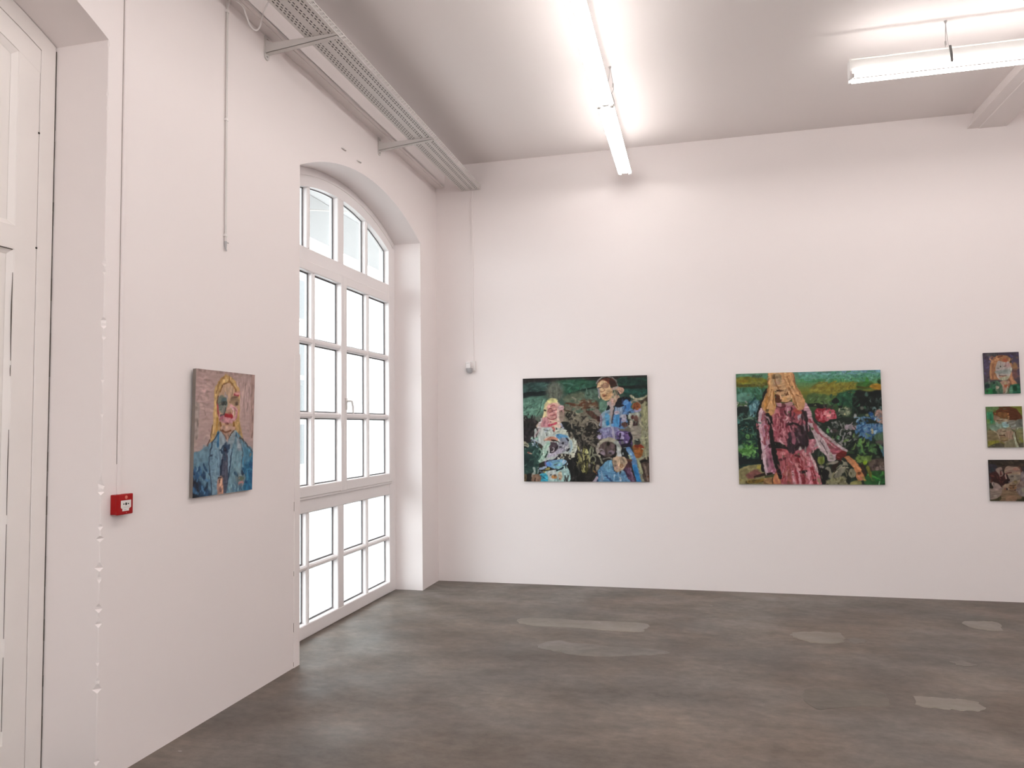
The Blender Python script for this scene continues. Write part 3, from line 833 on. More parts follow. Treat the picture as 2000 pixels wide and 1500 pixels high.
# ------------------------------------------------------------------ oil paintings
# A small brush engine: every picture is laid down stroke by stroke on a fine canvas grid whose points carry the colour.
class Art:
    def __init__(self, W, Hh, corners, seed):
        self.W, self.H = W, Hh
        self.loose = .04 if W > 200 else .012
        self.img = np.zeros((Hh, W, 3))
        self.hgt = np.zeros((Hh, W))
        self.rg = np.random.RandomState(seed)
        dst = [(0, 0), (W, 0), (W, Hh), (0, Hh)]
        A, B = [], []
        for (x, y), (X, Y) in zip(corners, dst):
            A.append([x, y, 1, 0, 0, 0, -X * x, -X * y]); B.append(X)
            A.append([0, 0, 0, x, y, 1, -Y * x, -Y * y]); B.append(Y)
        self.M = np.append(np.linalg.solve(np.array(A, float), np.array(B, float)), 1).reshape(3, 3)
        self.k = W / math.hypot(corners[1][0] - corners[0][0], corners[1][1] - corners[0][1])
        n = self.rg.rand(Hh + 64, W + 64)
        def blur(a, r, ax):
            for _ in range(2):
                c = np.cumsum(np.concatenate([a, a], ax), ax)
                L = a.shape[ax]
                i1 = np.take(c, range(r, r + L), ax); i0 = np.take(c, range(0, L), ax)
                a = (i1 - i0) / r
            return a
        def nrm(a): return (a - a.mean()) / (a.std() + 1e-9)
        self.tex = [nrm(blur(blur(n, 9, 1), 2, 0)), nrm(blur(blur(n, 2, 1), 9, 0)), nrm(blur(blur(n, 5, 1), 5, 0))]
    def fr(self, ox, oy, s):
        self.o = (ox, oy, s)
    def pts(self, s):
        a = np.array([[float(q) for q in p.split(',')] for p in s.split()]) if isinstance(s, str) else np.array(s, float)
        ox, oy, sc = self.o
        p = np.c_[ox + a[:, 0] / sc, oy + a[:, 1] / sc, np.ones(len(a))] @ self.M.T
        return p[:, :2] / p[:, 2:]
    def px(self, w): return w / self.o[2] * self.k
    @staticmethod
    def cat(P, closed, n=5):
        out = []
        m = len(P)
        for i in range(m if closed else m - 1):
            if closed: p0, p1, p2, p3 = P[i - 1], P[i], P[(i + 1) % m], P[(i + 2) % m]
            else: p0, p1, p2, p3 = P[max(i - 1, 0)], P[i], P[i + 1], P[min(i + 2, m - 1)]
            for s in range(n):
                t = s / n
                out.append(.5 * (2 * p1 + (p2 - p0) * t + (2 * p0 - 5 * p1 + 4 * p2 - p3) * t * t + (3 * p1 - p0 - 3 * p2 + p3) * t ** 3))
        if not closed: out.append(P[-1])
        return np.array(out)
    def box(self, P, pad):
        x0, y0 = np.floor(P.min(0) - pad).astype(int); x1, y1 = np.ceil(P.max(0) + pad).astype(int) + 1
        return max(x0, 0), min(x1, self.W), max(y0, 0), min(y1, self.H)
    def put(self, bx, m, col, tx=.07):
        x0, x1, y0, y1 = bx
        c = np.array([int(col[i:i + 2], 16) / 255 for i in (1, 3, 5)])
        t = self.tex[self.rg.randint(3)]
        oy, ox = self.rg.randint(64), self.rg.randint(64)
        tt = t[oy + y0 * 0:oy + (y1 - y0), ox:ox + (x1 - x0)] if False else t[np.ix_((np.arange(y0, y1) + oy) % t.shape[0], (np.arange(x0, x1) + ox) % t.shape[1])]
        cc = np.clip(c[None, None, :] * (1 + tx * tt[..., None]) + .008 * tt[..., None], 0, 1)
        self.img[y0:y1, x0:x1] = self.img[y0:y1, x0:x1] * (1 - m[..., None]) + cc * m[..., None]
        self.hgt[y0:y1, x0:x1] = self.hgt[y0:y1, x0:x1] * (1 - m) + (tt * .35 + self.rg.rand() * .8) * m
    def finish(self, amp=1.3):
        # drag the wet paint a little so that edges break up
        t1, t2 = self.tex[2], self.tex[0]
        yy, xx = np.mgrid[0:self.H, 0:self.W]
        sx = np.clip(xx + amp * t1[:self.H, :self.W], 0, self.W - 1.001); sy = np.clip(yy + amp * t2[20:20 + self.H, 20:20 + self.W], 0, self.H - 1.001)
        x0, y0 = sx.astype(int), sy.astype(int)
        fx, fy = (sx - x0)[..., None], (sy - y0)[..., None]
        I = self.img
        self.img = (I[y0, x0] * (1 - fx) + I[y0, x0 + 1] * fx) * (1 - fy) + (I[y0 + 1, x0] * (1 - fx) + I[y0 + 1, x0 + 1] * fx) * fy
        return self
    def brush(self, n, L, wd, jit=.11):
        # many short loaded strokes that follow the forms already laid in
        lum = self.img.mean(2)
        k = np.ones(5) / 5
        for ax in (0, 1):
            lum = np.apply_along_axis(lambda v: np.convolve(np.pad(v, 2, mode='edge'), k, 'valid'), ax, lum)
        gy, gx = np.gradient(lum)
        fld = self.tex[2]
        R = self.rg
        src = self.img.copy()
        for _ in range(n):
            x, y = R.rand() * (self.W - 1), R.rand() * (self.H - 1)
            i, j = int(y), int(x)
            if math.hypot(gx[i, j], gy[i, j]) > .016: continue
            a = math.atan2(gy[i, j], gx[i, j]) + math.pi / 2 if math.hypot(gx[i, j], gy[i, j]) > .008 else fld[i, j] * 1.2 + .6
            a += R.normal(0, .25)
            l = L * R.uniform(.4, 1.2) / 2; r = wd * R.uniform(.5, 1.2) / 2
            dx, dy = math.cos(a), math.sin(a)
            b = R.normal(0, .25) * l
            P = np.array([(x - dx * l, y - dy * l), (x - dy * b, y + dx * b), (x + dx * l, y + dy * l)])
            x0, x1, y0, y1 = self.box(P, r + 1.5)
            if x1 <= x0 or y1 <= y0: continue
            X, Y = np.meshgrid(np.arange(x0, x1) + .5, np.arange(y0, y1) + .5)
            m = np.zeros(X.shape)
            for p, q in ((P[0], P[1]), (P[1], P[2])):
                e = q - p
                t = np.clip(((X - p[0]) * e[0] + (Y - p[1]) * e[1]) / (e @ e + 1e-9), 0, 1)
                m = np.maximum(m, np.clip((r - np.hypot(X - p[0] - t * e[0], Y - p[1] - t * e[1])) / .9 + .5, 0, 1))
            v = R.normal(0, jit)
            c = np.clip(src[i, j] * (1 + v) + .012 * v + R.normal(0, .012, 3), 0, 1)
            m *= R.uniform(.3, .75)
            self.img[y0:y1, x0:x1] = self.img[y0:y1, x0:x1] * (1 - m[..., None]) + c * m[..., None]
            self.hgt[y0:y1, x0:x1] = self.hgt[y0:y1, x0:x1] * (1 - m) + R.rand() * m
        g = self.img.mean(2, keepdims=True)
        self.img = np.clip(g + (self.img - g) * .93, 0, 1)
    def grad(self, stops):
        v = np.linspace(0, 1, self.H)
        ks = [k for k, _ in stops]
        cs = np.array([[int(c[i:i + 2], 16) / 255 for i in (1, 3, 5)] for _, c in stops])
        for j in range(3):
            self.img[:, :, j] = np.interp(v, ks, cs[:, j])[:, None]
        tt = self.tex[0][:self.H, :self.W]
        self.img = np.clip(self.img * (1 + .03 * tt[..., None]), 0, 1)
    def poly(self, s, col, bl=8, a=1.0, sharp=False):
        P = self.pts(s)
        P = P if sharp else self.cat(P, True, 4)
        r = max(.5, self.px(bl))
        bx = self.box(P, r * 1.5 + 1)
        x0, x1, y0, y1 = bx
        if x1 <= x0 or y1 <= y0: return
        X, Y = np.meshgrid(np.arange(x0, x1) + .5, np.arange(y0, y1) + .5)
        ins = np.zeros(X.shape, bool); d2 = np.full(X.shape, 1e9)
        for p, q in zip(P, np.roll(P, -1, 0)):
            e = q - p
            c = (p[1] > Y) != (q[1] > Y)
            if abs(e[1]) > 1e-9:
                ins ^= c & (X < e[0] * (Y - p[1]) / e[1] + p[0])
            t = np.clip(((X - p[0]) * e[0] + (Y - p[1]) * e[1]) / (e @ e + 1e-9), 0, 1)
            d2 = np.minimum(d2, (X - p[0] - t * e[0]) ** 2 + (Y - p[1] - t * e[1]) ** 2)
        d = np.sqrt(d2) * np.where(ins, 1, -1)
        m = np.clip(d / (2 * r) + .5, 0, 1); m = m * m * (3 - 2 * m) * a
        self.put(bx, m, col)
    def line(self, s, w, col, a=1.0, soft=.35, taper=False):
        P = self.cat(self.pts(s), False)
        r = self.px(w) / 2
        bx = self.box(P, r + 2)
        x0, x1, y0, y1 = bx
        if x1 <= x0 or y1 <= y0: return
        X, Y = np.meshgrid(np.arange(x0, x1) + .5, np.arange(y0, y1) + .5)
        m = np.zeros(X.shape)
        sf = max(.8, r * soft)
        n = len(P)
        for i, (p, q) in enumerate(zip(P, P[1:])):
            e = q - p
            t = np.clip(((X - p[0]) * e[0] + (Y - p[1]) * e[1]) / (e @ e + 1e-9), 0, 1)
            d = np.hypot(X - p[0] - t * e[0], Y - p[1] - t * e[1])
            rr = r * (math.sin(math.pi * min(1, max(0, (i + .7) / n))) ** .5) if taper else r
            m = np.maximum(m, np.clip((rr - d) / sf + .5, 0, 1))
        self.put(bx, m * a, col)
    def ell(self, cx, cy, rx, ry, col, bl=10, a=1.0, rot=0):
        c, s = math.cos(math.radians(rot)), math.sin(math.radians(rot))
        p = [(cx + rx * math.cos(t) * c - ry * math.sin(t) * s, cy + rx * math.cos(t) * s + ry * math.sin(t) * c) for t in np.linspace(0, 2 * math.pi, 14)[:-1]]
        self.poly(p, col, bl, a)
    def ring(self, cx, cy, rx, ry, w, col, t0=0, t1=360, a=1.0):
        p = [(cx + rx * math.cos(math.radians(t)), cy + ry * math.sin(math.radians(t))) for t in np.linspace(t0, t1, 16)]
        self.line(p, w, col, a)
    def dabs(self, n, x0, y0, x1, y1, cols, L, w, ang=None, a=.85):
        for _ in range(n):
            x, y = x0 + self.rg.rand() * (x1 - x0), y0 + self.rg.rand() * (y1 - y0)
            t = math.radians(self.rg.uniform(0, 180) if ang is None else self.rg.normal(ang, 22))
            l = L * self.rg.uniform(.4, 1.1) / 2
            k = self.rg.uniform(-.4, .4) * l
            dx, dy = math.cos(t), math.sin(t)
            self.line([(x - dx * l, y - dy * l), (x - dy * k, y + dx * k), (x + dx * l, y + dy * l)], w * self.rg.uniform(.5, 1.2), cols[self.rg.randint(len(cols))], a, taper=True)

PAINT_GAIN = .84
def paint_mat():
    m = bpy.data.materials.new('oil_paint'); m.use_nodes = True
    nt = m.node_tree; p = nt.nodes['Principled BSDF']
    at = nt.nodes.new('ShaderNodeAttribute'); at.attribute_name = 'paint'
    nt.links.new(at.outputs['Color'], p.inputs['Base Color'])
    p.inputs['Roughness'].default_value = .5
    p.inputs['Specular IOR Level'].default_value = .22
    tc = nt.nodes.new('ShaderNodeTexCoord')
    n = nt.nodes.new('ShaderNodeTexNoise'); n.inputs['Scale'].default_value = 420
    nt.links.new(tc.outputs['Object'], n.inputs['Vector'])
    b = nt.nodes.new('ShaderNodeBump'); b.inputs['Strength'].default_value = .15; b.inputs['Distance'].default_value = .002
    nt.links.new(n.outputs['Fac'], b.inputs['Height']); nt.links.new(b.outputs['Normal'], p.inputs['Normal'])
    return m
M['paint'] = paint_mat()

def hang(art, origin, right, up, width, height, thick, label, edge, group=None):
    """origin = lower left corner of the picture's front; right, up = unit vectors in its plane"""
    right, up = Vector(right).normalized(), Vector(up).normalized()
    nrm = right.cross(up).normalized()
    R = empty('painting', (0, 0, 0))
    R.matrix_world = Matrix(((right.x, up.x, nrm.x, origin[0]), (right.y, up.y, nrm.y, origin[1]), (right.z, up.z, nrm.z, origin[2]), (0, 0, 0, 1)))
    tag(R, label, 'painting', group)
    art.brush(int(art.W * art.H * art.loose), 8 if art.W > 120 else 5, 2.4 if art.W > 120 else 1.8)
    art.finish(.5 if art.W > 120 else .3)
    W, Hh = art.W, art.H
    X, Y = np.meshgrid(np.linspace(0, width, W), np.linspace(height, 0, Hh))
    Z = np.clip(art.hgt, -1, 2) * .0006
    Z[0, :] = Z[-1, :] = 0; Z[:, 0] = Z[:, -1] = 0
    co = np.stack([X, Y, Z], -1).reshape(-1, 3)
    i = np.arange(W * Hh).reshape(Hh, W)
    q = np.stack([i[1:, :-1], i[1:, 1:], i[:-1, 1:], i[:-1, :-1]], -1).reshape(-1, 4)
    me = bpy.data.meshes.new('canvas')
    me.vertices.add(len(co)); me.vertices.foreach_set('co', co.ravel())
    me.loops.add(q.size); me.loops.foreach_set('vertex_index', q.ravel())
    me.polygons.add(len(q)); me.polygons.foreach_set('loop_start', np.arange(0, q.size, 4))
    me.polygons.foreach_set('use_smooth', np.ones(len(q), bool))
    me.update(calc_edges=True)
    c = np.clip(art.img, 0, 1)
    lin = np.where(c <= .04045, c / 12.92, ((c + .055) / 1.055) ** 2.4)
    lin = np.clip(lin * PAINT_GAIN, 0, .9)
    at = me.attributes.new('paint', 'FLOAT_COLOR', 'POINT')
    at.data.foreach_set('color', np.c_[lin.reshape(-1, 3), np.ones(len(co))].ravel())
    me.materials.append(M['paint'])
    o = bpy.data.objects.new('canvas', me); COL.objects.link(o); o.parent = R
    # stretcher behind the paint, its painted-over sides
    b = MB()
    e = .0003
    b.add([(0, 0, -e), (width, 0, -e), (width, height, -e), (0, height, -e), (.002, .002, -thick), (width - .002, .002, -thick), (width - .002, height - .002, -thick), (.002, height - .002, -thick)],
          [(0, 1, 2, 3), (7, 6, 5, 4), (0, 4, 5, 1), (1, 5, 6, 2), (2, 6, 7, 3), (3, 7, 4, 0)])
    b.build('stretcher', edge, R)
    return R
# ---- picture: two figures under a green night sky
def pic_two_figures():
    A = Art(300, 252, [(1022.1, 740.2), (1263.4, 733.8), (1268.7, 941.0), (1024.9, 939.2)], 11)
    A.grad([(0, '#2a2523'), (.12, '#2c4a40'), (.3, '#4d6a5c'), (.5, '#6f6b5d'), (.7, '#35302a'), (1, '#171412')])
    p, l, e, d = A.poly, A.line, A.ell, A.dabs
    A.fr(1015, 725, 13.638)
    p('90,200 1773,145 1773,250 1100,290 800,320 300,330 90,420', '#2a2422', 40)
    p('110,350 740,310 800,560 110,620', '#35524c', 40)
    p('720,320 860,320 850,560 740,560', '#1d2f31', 40)
    d(14, 120, 340, 700, 560, ['#3f5c55', '#2b433f', '#466860'], 300, 50, 2)
    l('105,620 400,600 780,570', 80, '#10191b'); l('105,690 400,650 700,620', 60, '#182222')
    p('115,760 640,690 720,900 560,1120 480,1180 115,1250', '#5b8070', 50)
    p('560,800 680,760 660,1000 560,1150 440,1180 520,1000', '#7aa58f', 50)
    d(16, 120, 760, 600, 1180, ['#5f8a78', '#6b9583', '#4d7264', '#77a08d'], 260, 40, -12)
    l('620,760 580,900 550,1050 480,1180', 16, '#24382f')
    l('120,970 180,990 240,960', 18, '#2f4a40'); l('150,1040 190,1010', 14, '#2f4a40')
    p('980,280 1773,230 1773,470 1300,620 1090,500', '#2f5e48', 60)
    d(16, 1100, 280, 1773, 560, ['#2f6a50', '#3a6b58', '#29503f', '#4a7262'], 320, 50, -6)
    l('1330,610 1550,560 1773,490', 55, '#1a362b')
    p('1250,640 1773,560 1773,810 1200,830', '#626b57', 50)
    e(950, 560, 230, 270, '#676c60', 90)
    d(16, 820, 450, 1150, 740, ['#757867', '#5c6156', '#7f8070', '#4b5048'], 90, 18, 90)
    p('1200,930 1773,920 1773,1500 1100,1420', '#7c7565', 60)
    p('1600,800 1773,760 1773,1000 1640,950', '#6b4028', 30)
    l('1250,870 1450,890 1650,910 1773,900', 70, '#5f3c28')
    d(16, 1250, 950, 1773, 1450, ['#8a8472', '#6b6656', '#767260', '#9a9280'], 200, 45)
    l('1210,900 1200,990 1260,1060 1400,1090', 40, '#4a4a34')
    l('1290,1120 1250,1180 1310,1230', 45, '#1c1a12'); l('1340,1150 1410,1240 1360,1340', 50, '#1f1c18')
    p('115,1290 350,1260 520,1380 480,1500 115,1500', '#2b2220', 20)
    for x in (150, 210, 265, 330): l('%d,1480 %d,1380 %d,1270' % (x, x + 15, x + 5), 22, '#171312')
    d(8, 130, 1200, 500, 1300, ['#6b6a60', '#4e4b44'], 120, 30, 80)
    p('1100,1360 1300,1370 1460,1500 1130,1500', '#262624', 10)
    # pale-haired figure: hair, face
    p('880,735 1000,790 1090,880 1110,1000 1150,1090 1080,1250 1090,1500 470,1500 620,1250 655,1000 700,860 780,780', '#d8bfa6', 18)
    e(880, 805, 140, 70, '#ded898', 25); p('690,860 760,850 740,1050 680,1250 630,1240 660,1000', '#dccb9a', 20)
    p('770,880 1000,880 1025,1100 1000,1260 880,1310 760,1240 740,1050', '#d7a199', 14)
    e(1110, 975, 85, 75, '#caa5a8', 18); e(1130, 1090, 75, 60, '#b48985', 18)
    p('1050,1140 1200,1140 1180,1330 1080,1300', '#9c8a7c', 25)
    l('770,1090 765,1030 810,1000 870,1010 890,1070 800,1100', 24, '#95595a'); e(830, 1050, 45, 35, '#b97e74')
    l('880,1050 940,1045 990,1035', 30, '#8a5459'); l('890,1100 950,1080', 24, '#c99aa0')
    l('830,1170 900,1175 985,1150', 28, '#a05d60'); l('755,1235 860,1290 985,1255', 32, '#9c5557'); l('845,950 900,910 940,920', 30, '#b06a68')
    l('985,1160 990,1230', 30, '#a5686b')
    p('620,1260 740,1250 800,1330 870,1500 600,1500', '#c98f94', 14)
    l('690,1330 660,1500', 34, '#a9707c'); l('790,1440 880,1420 985,1380', 48, '#bf4a60'); l('800,1330 860,1360', 40, '#d59b95')
    l('1030,1050 1030,1250 1065,1500', 55, '#e0c4b8'); l('600,1290 540,1400 510,1500', 60, '#c9bbb9')
    l('570,1290 540,1350', 20, '#3a302e'); l('1110,1420 1190,1500', 60, '#a9adc0')
    # bespectacled figure in a cap
    A.fr(1145, 725, 13.638)
    p('850,150 1640,100 1660,700 1100,720 980,600', '#1c3c33', 40)
    l('600,165 1100,150 1640,130', 90, '#2a2523'); d(12, 900, 230, 1600, 400, ['#1f4439', '#24503f', '#162d29'], 380, 50, 0)
    l('880,430 1250,440 1640,420', 65, '#171f1e'); l('1000,530 1300,560 1600,550', 100, '#1f4f47'); d(8, 1000, 480, 1600, 640, ['#235a50', '#1a4038'], 300, 40, 0)
    p('0,300 270,270 270,440 0,450', '#2f5a48', 20); l('0,490 120,470 260,430', 45, '#10221c')
    p('0,540 300,520 360,760 0,780', '#566f60', 30); d(10, 0, 540, 330, 760, ['#647d6e', '#46604f', '#3a5347'], 160, 30)
    p('0,790 290,810 310,1000 120,1100 0,1020', '#5e4230', 40); d(8, 0, 800, 300, 1000, ['#6e4a33', '#4b3527', '#7a5a40'], 160, 40)
    l('50,1050 180,1180 330,1300', 130, '#583c30'); l('170,1000 280,1080 390,1180', 120, '#7d736a')
    p('0,1300 290,1310 370,1500 0,1500', '#8a8070', 25); e(335, 1270, 55, 70, '#361a1a', 15); l('0,1410 90,1310', 34, '#1c1814')
    p('370,790 610,850 600,930 500,1090 370,1110', '#5f8270', 20)
    p('1380,890 1660,870 1700,1500 1440,1500', '#89886a', 20); l('1550,1000 1555,1250 1560,1500', 110, '#a0a07a')
    l('1180,670 1290,740 1380,760 1540,710 1640,640', 60, '#a9a68e'); l('1390,870 1500,820 1650,730', 100, '#46372a')
    p('280,400 330,260 450,195 640,185 770,260 820,400 640,415 560,310 400,270 300,400', '#5c3022', 8)
    p('620,240 780,300 815,405 650,410', '#3a2018', 12); l('430,240 520,270 600,340', 30, '#7a4230'); l('350,250 480,190 640,190', 34, '#1f1210')
    l('275,340 390,205 560,162 700,195 800,290 845,430', 34, '#87837d')
    p('400,265 500,275 620,370 660,470 710,560 690,700 570,790 440,775 370,650 330,530 285,440 310,340', '#cdae88', 8)
    p('400,280 500,290 480,340 360,380', '#d8bd96', 14)
    l('320,480 345,600 340,690', 46, '#8e8a92'); l('330,700 350,730', 34, '#c4b8ac')
    e(515, 400, 92, 62, '#ac866f', 14); A.ring(515, 400, 92, 64, 14, '#86624f'); l('420,450 440,470', 26, '#5d463c'); l('325,465 385,455', 34, '#57474a')
    l('400,430 410,370', 14, '#8a6a55'); l('470,480 490,520 450,550 385,555', 16, '#8d654c'); l('430,470 420,520', 20, '#d9bb92')
    e(490, 660, 65, 36, '#a8714f', 12); l('430,640 490,660 550,640', 14, '#7d4f38'); l('520,600 600,620 690,550 730,500', 16, '#8d6c4e')
    p('560,620 680,590 660,720 570,770 460,770', '#c09a70', 14)
    p('640,470 800,430 960,455 1005,530 960,605 880,615 830,510 700,510', '#c29c87', 8); l('850,430 760,470 690,510', 36, '#a39a92'); l('860,520 920,560', 24, '#a57e6c')
    p('640,740 760,550 830,520 840,640 890,700 790,850 740,960 600,860', '#b69a86', 8); l('770,530 760,640 700,720', 50, '#7f7f6a'); l('800,520 820,660', 26, '#454536')
    l('740,680 780,760', 40, '#bca990'); l('840,560 880,620', 24, '#3a2a28')
    p('560,820 745,870 725,1100 685,1400 640,1300 600,1050', '#aa9b99', 8); l('700,760 690,900', 60, '#bc9c92')
    p('400,1140 490,1070 600,1010 640,1200 665,1500 370,1500 380,1250', '#8aa2b2', 10); p('500,1150 600,1150 620,1300 600,1450 530,1440', '#5a9ac0', 12); e(572, 1395, 38, 62, '#1878a8', 10); l('395,1200 400,1480', 50, '#8f8090')
    p('600,905 625,1010 530,1065 560,980', '#14181c', 6)
    p('780,965 1000,940 980,800 1060,745 1190,800 1180,1000 1300,1090 1110,1200 1080,1500 690,1500 725,1180', '#5f88b6', 8)
    p('780,980 960,970 950,1150 760,1160', '#8599b0', 14); p('1060,760 1180,830 1170,1000 1050,1060 1010,900', '#3f7ab8', 14); p('770,1210 890,1180 860,1500 740,1500', '#4d95c8', 14)
    p('900,1180 1080,1160 1060,1300 940,1320', '#9c9aa4', 18); e(810, 1110, 68, 48, '#c3b9c2', 10); l('780,1110 840,1100', 22, '#a38e9c')
    p('870,725 1080,700 1190,760 1030,920 860,970 755,935', '#17141f', 6); l('980,760 960,900', 40, '#2c3550')
    p('1000,800 1090,760 1140,850 1060,920 980,900', '#5a8cc0', 12)
    l('745,950 722,1150 680,1390', 28, '#3a383e'); l('1050,930 1010,1050 975,1140', 14, '#33466a'); l('1180,1080 1100,1140', 18, '#2f4464')
    l('1195,840 1290,790 1420,880 1455,1010', 44, '#8a8272'); e(1325, 940, 112, 105, '#9a5a30', 10); d(10, 1240, 860, 1410, 1030, ['#b06a34', '#7a4426', '#8a4a28'], 70, 24); e(1268, 985, 16, 20, '#3a1a18'); e(1355, 950, 14, 14, '#4a2218')
    l('1290,1060 1350,1070 1425,1040', 60, '#9a94b4'); l('1150,1100 1180,1120', 40, '#2a3a4a'); l('1400,1110 1440,1200', 40, '#4d5d60')
    p('1120,1160 1390,1100 1410,1250 1210,1310', '#a6aa9c', 16); e(1230, 1230, 42, 55, '#5a2f2c', 14); e(1320, 1270, 62, 82, '#6c4c42', 18); e(1180, 1410, 58, 110, '#b8ae9e', 12); l('1080,1180 1110,1300 1130,1420', 42, '#22282a')
    e(1020, 1430, 85, 75, '#5f4238', 14); e(1000, 1310, 70, 50, '#a7a2b5', 12); l('1270,1380 1290,1480', 60, '#3a2426'); l('1370,1350 1330,1430', 40, '#4f3634'); l('920,1270 900,1480', 40, '#34406a')
    l('1420,1250 1440,1500', 70, '#8f877a')
    # lower left: white dress
    A.fr(1015, 835, 13.638)
    p('115,0 480,0 340,260 310,430 115,340', '#2a2426', 14); d(10, 130, 0, 420, 300, ['#1a1618', '#3a3236', '#423a3c'], 90, 30, 80)
    p('140,520 430,390 620,700 530,900 520,1220 130,1220', '#2c4a44', 14); p('140,740 360,740 370,1060 140,1060', '#1b3230', 25)
    d(20, 150, 520, 560, 1180, ['#38584f', '#21403a', '#4a6f62', '#5d8272'], 130, 36)
    p('115,350 220,400 265,510 115,500', '#b7b59c', 8); l('125,450 200,440 240,490', 18, '#20221c'); l('130,510 230,530', 40, '#14181a'); l('230,650 330,690', 34, '#b89a88'); e(255, 655, 30, 20, '#a04a44')
    p('1220,0 1610,0 1660,320 1540,320 1450,200 1250,70', '#252825', 10)
    p('1290,860 1600,780 1790,1100 1790,1440 1330,1440 1260,1080', '#161412', 14); d(12, 1330, 880, 1480, 1320, ['#3c3a36', '#565450', '#24221f'], 130, 26, 85)
    d(18, 1540, 300, 1773, 700, ['#3a3833', '#25231f', '#514d45', '#151310'], 120, 40); e(1645, 610, 28, 36, '#a7a39a')
    p('470,0 1080,0 1300,95 1480,250 1535,450 1480,690 1280,700 1100,690 900,860 700,885 545,885 690,660 600,450 320,290 400,180', '#b7bfb9', 8)
    l('570,0 500,120 420,220', 60, '#c6b4b4'); l('520,20 430,190', 18, '#8f8286'); l('620,60 600,200', 30, '#cfd2cc'); l('760,20 700,100', 60, '#c2cbd6'); l('640,50 760,80 830,60', 18, '#7f8a84')
    l('900,0 930,60 945,115', 62, '#bb6c66'); l('890,80 960,130', 18, '#6a3a38')
    l('980,130 1180,110 1370,210 1470,400 1450,560 1420,690', 120, '#c3c8b8'); l('1370,350 1390,520 1350,620', 60, '#9fb4bc'); l('1520,440 1500,580 1450,710', 16, '#dedfd2'); l('1310,190 1400,280 1440,420', 30, '#a9ac98')
    p('970,185 1250,200 1290,300 1050,300', '#5f9cc8', 14); p('1080,290 1290,260 1300,420 1110,380', '#8f95a4', 18)
    p('665,330 790,250 920,240 1060,320 860,350', '#b8806a', 8); l('680,310 800,250', 30, '#e0b4a0'); l('860,330 960,340 1060,380', 26, '#3a2622')
    p('820,380 1000,410 1040,560 880,690 810,600', '#54454d', 10); l('820,560 850,620 960,560 1030,500', 34, '#2c2128'); l('830,650 900,680 1000,590', 30, '#33262e'); l('900,530 940,560 900,620 860,630', 22, '#bab3b5')
    p('1050,400 1280,390 1290,580 1100,640', '#8d8c97', 14); e(1160, 420, 36, 34, '#2b2933'); e(1110, 510, 40, 22, '#33303a'); l('1260,280 1310,340', 46, '#2b2c38'); e(1260, 540, 50, 40, '#d2d2cf'); l('1280,610 1320,560', 46, '#1e1c20'); d(10, 1080, 430, 1290, 620, ['#b5b3b8', '#6c6a74', '#a29fa8'], 80, 26)
    l('790,750 960,690 1110,590', 105, '#b0a9b8'); l('840,730 960,660', 24, '#cbbfc9'); l('750,875 920,855 1110,690', 40, '#32273a')
    l('780,420 680,560 700,700 560,860', 120, '#a4c1b0'); l('700,450 650,600 660,720', 40, '#bcd2c3'); l('560,560 610,640 560,740', 46, '#8aa897'); l('760,640 700,780', 40, '#3a4f44'); l('480,680 560,760 500,850', 44, '#54796b')
    d(16, 330, 300, 560, 500, ['#b9c4d2', '#93a5b8', '#cfd6dc', '#6d8290'], 90, 34); d(8, 320, 240, 520, 320, ['#86b4a0', '#a7cbb8'], 100, 36, 10)
    d(26, 1040, 680, 1460, 830, ['#c6c2aa', '#a8a690', '#d5d2c0', '#7f7c6a', '#e0dfd2'], 70, 30); e(1430, 760, 40, 36, '#cfccb8')
    p('690,930 900,860 1180,840 1290,950 1150,1080 850,1060', '#7cabc9', 12); e(780, 960, 85, 55, '#5f93d6', 18); l('700,900 720,1000', 40, '#7a6a90'); A.ring(1040, 985, 110, 60, 30, '#84b8b4'); l('930,990 1010,960', 26, '#4f5a60'); d(8, 1150, 860, 1290, 1000, ['#c2ccd6', '#a5b4c4', '#dfe4e8'], 80, 26)
    p('555,1220 800,1130 1000,1100 1250,1000 1330,1440 555,1440', '#a4c5c1', 10); p('560,1230 720,1210 755,1440 555,1440', '#3fa5be', 12); l('570,1260 680,1330 740,1370', 20, '#1c4c60')
    p('780,1150 980,1110 1010,1300 880,1380 770,1300', '#c6cecb', 14); e(930, 1300, 75, 52, '#c58b50', 14); e(950, 1255, 34, 28, '#6a5a4c'); p('1030,1190 1130,1170 1130,1380 1050,1340', '#b9a890', 14); e(1080, 1340, 18, 18, '#8a4a34'); l('1200,1080 1230,1250 1290,1430', 70, '#aecac6')
    l('1000,1125 1080,1100 1165,1055', 42, '#112936'); l('1150,1010 1240,980', 26, '#22303a'); l('650,1170 720,1110 790,1080', 60, '#a89b58'); l('560,1080 640,1060 720,1040', 60, '#a9b9d2'); l('560,1150 640,1180', 40, '#5a6470')
    l('400,1070 410,1150 380,1260', 66, '#9ba9a1'); l('510,1050 510,1190', 30, '#8a9c98')
    p('330,1250 560,1230 560,1440 310,1440', '#8a6e5a', 12); p('200,1240 340,1220 310,1440 180,1440', '#1f1a14', 10); p('130,1230 200,1240 180,1440 130,1440', '#6c5c42', 10); l('440,1330 410,1420', 24, '#3a2418'); l('360,1200 350,1300', 24, '#b5aa9a')
    l('1570,690 1640,880 1690,1150', 66, '#908b5c'); l('1720,560 1730,800 1720,1160', 56, '#a29d5e'); l('1640,900 1660,1100', 26, '#2c2a14'); l('1600,700 1560,820', 24, '#6f6c48'); l('1710,1000 1715,1130', 40, '#bdb877')
    # lower right: ring, hand, blue skirt
    A.fr(1145, 835, 13.638)
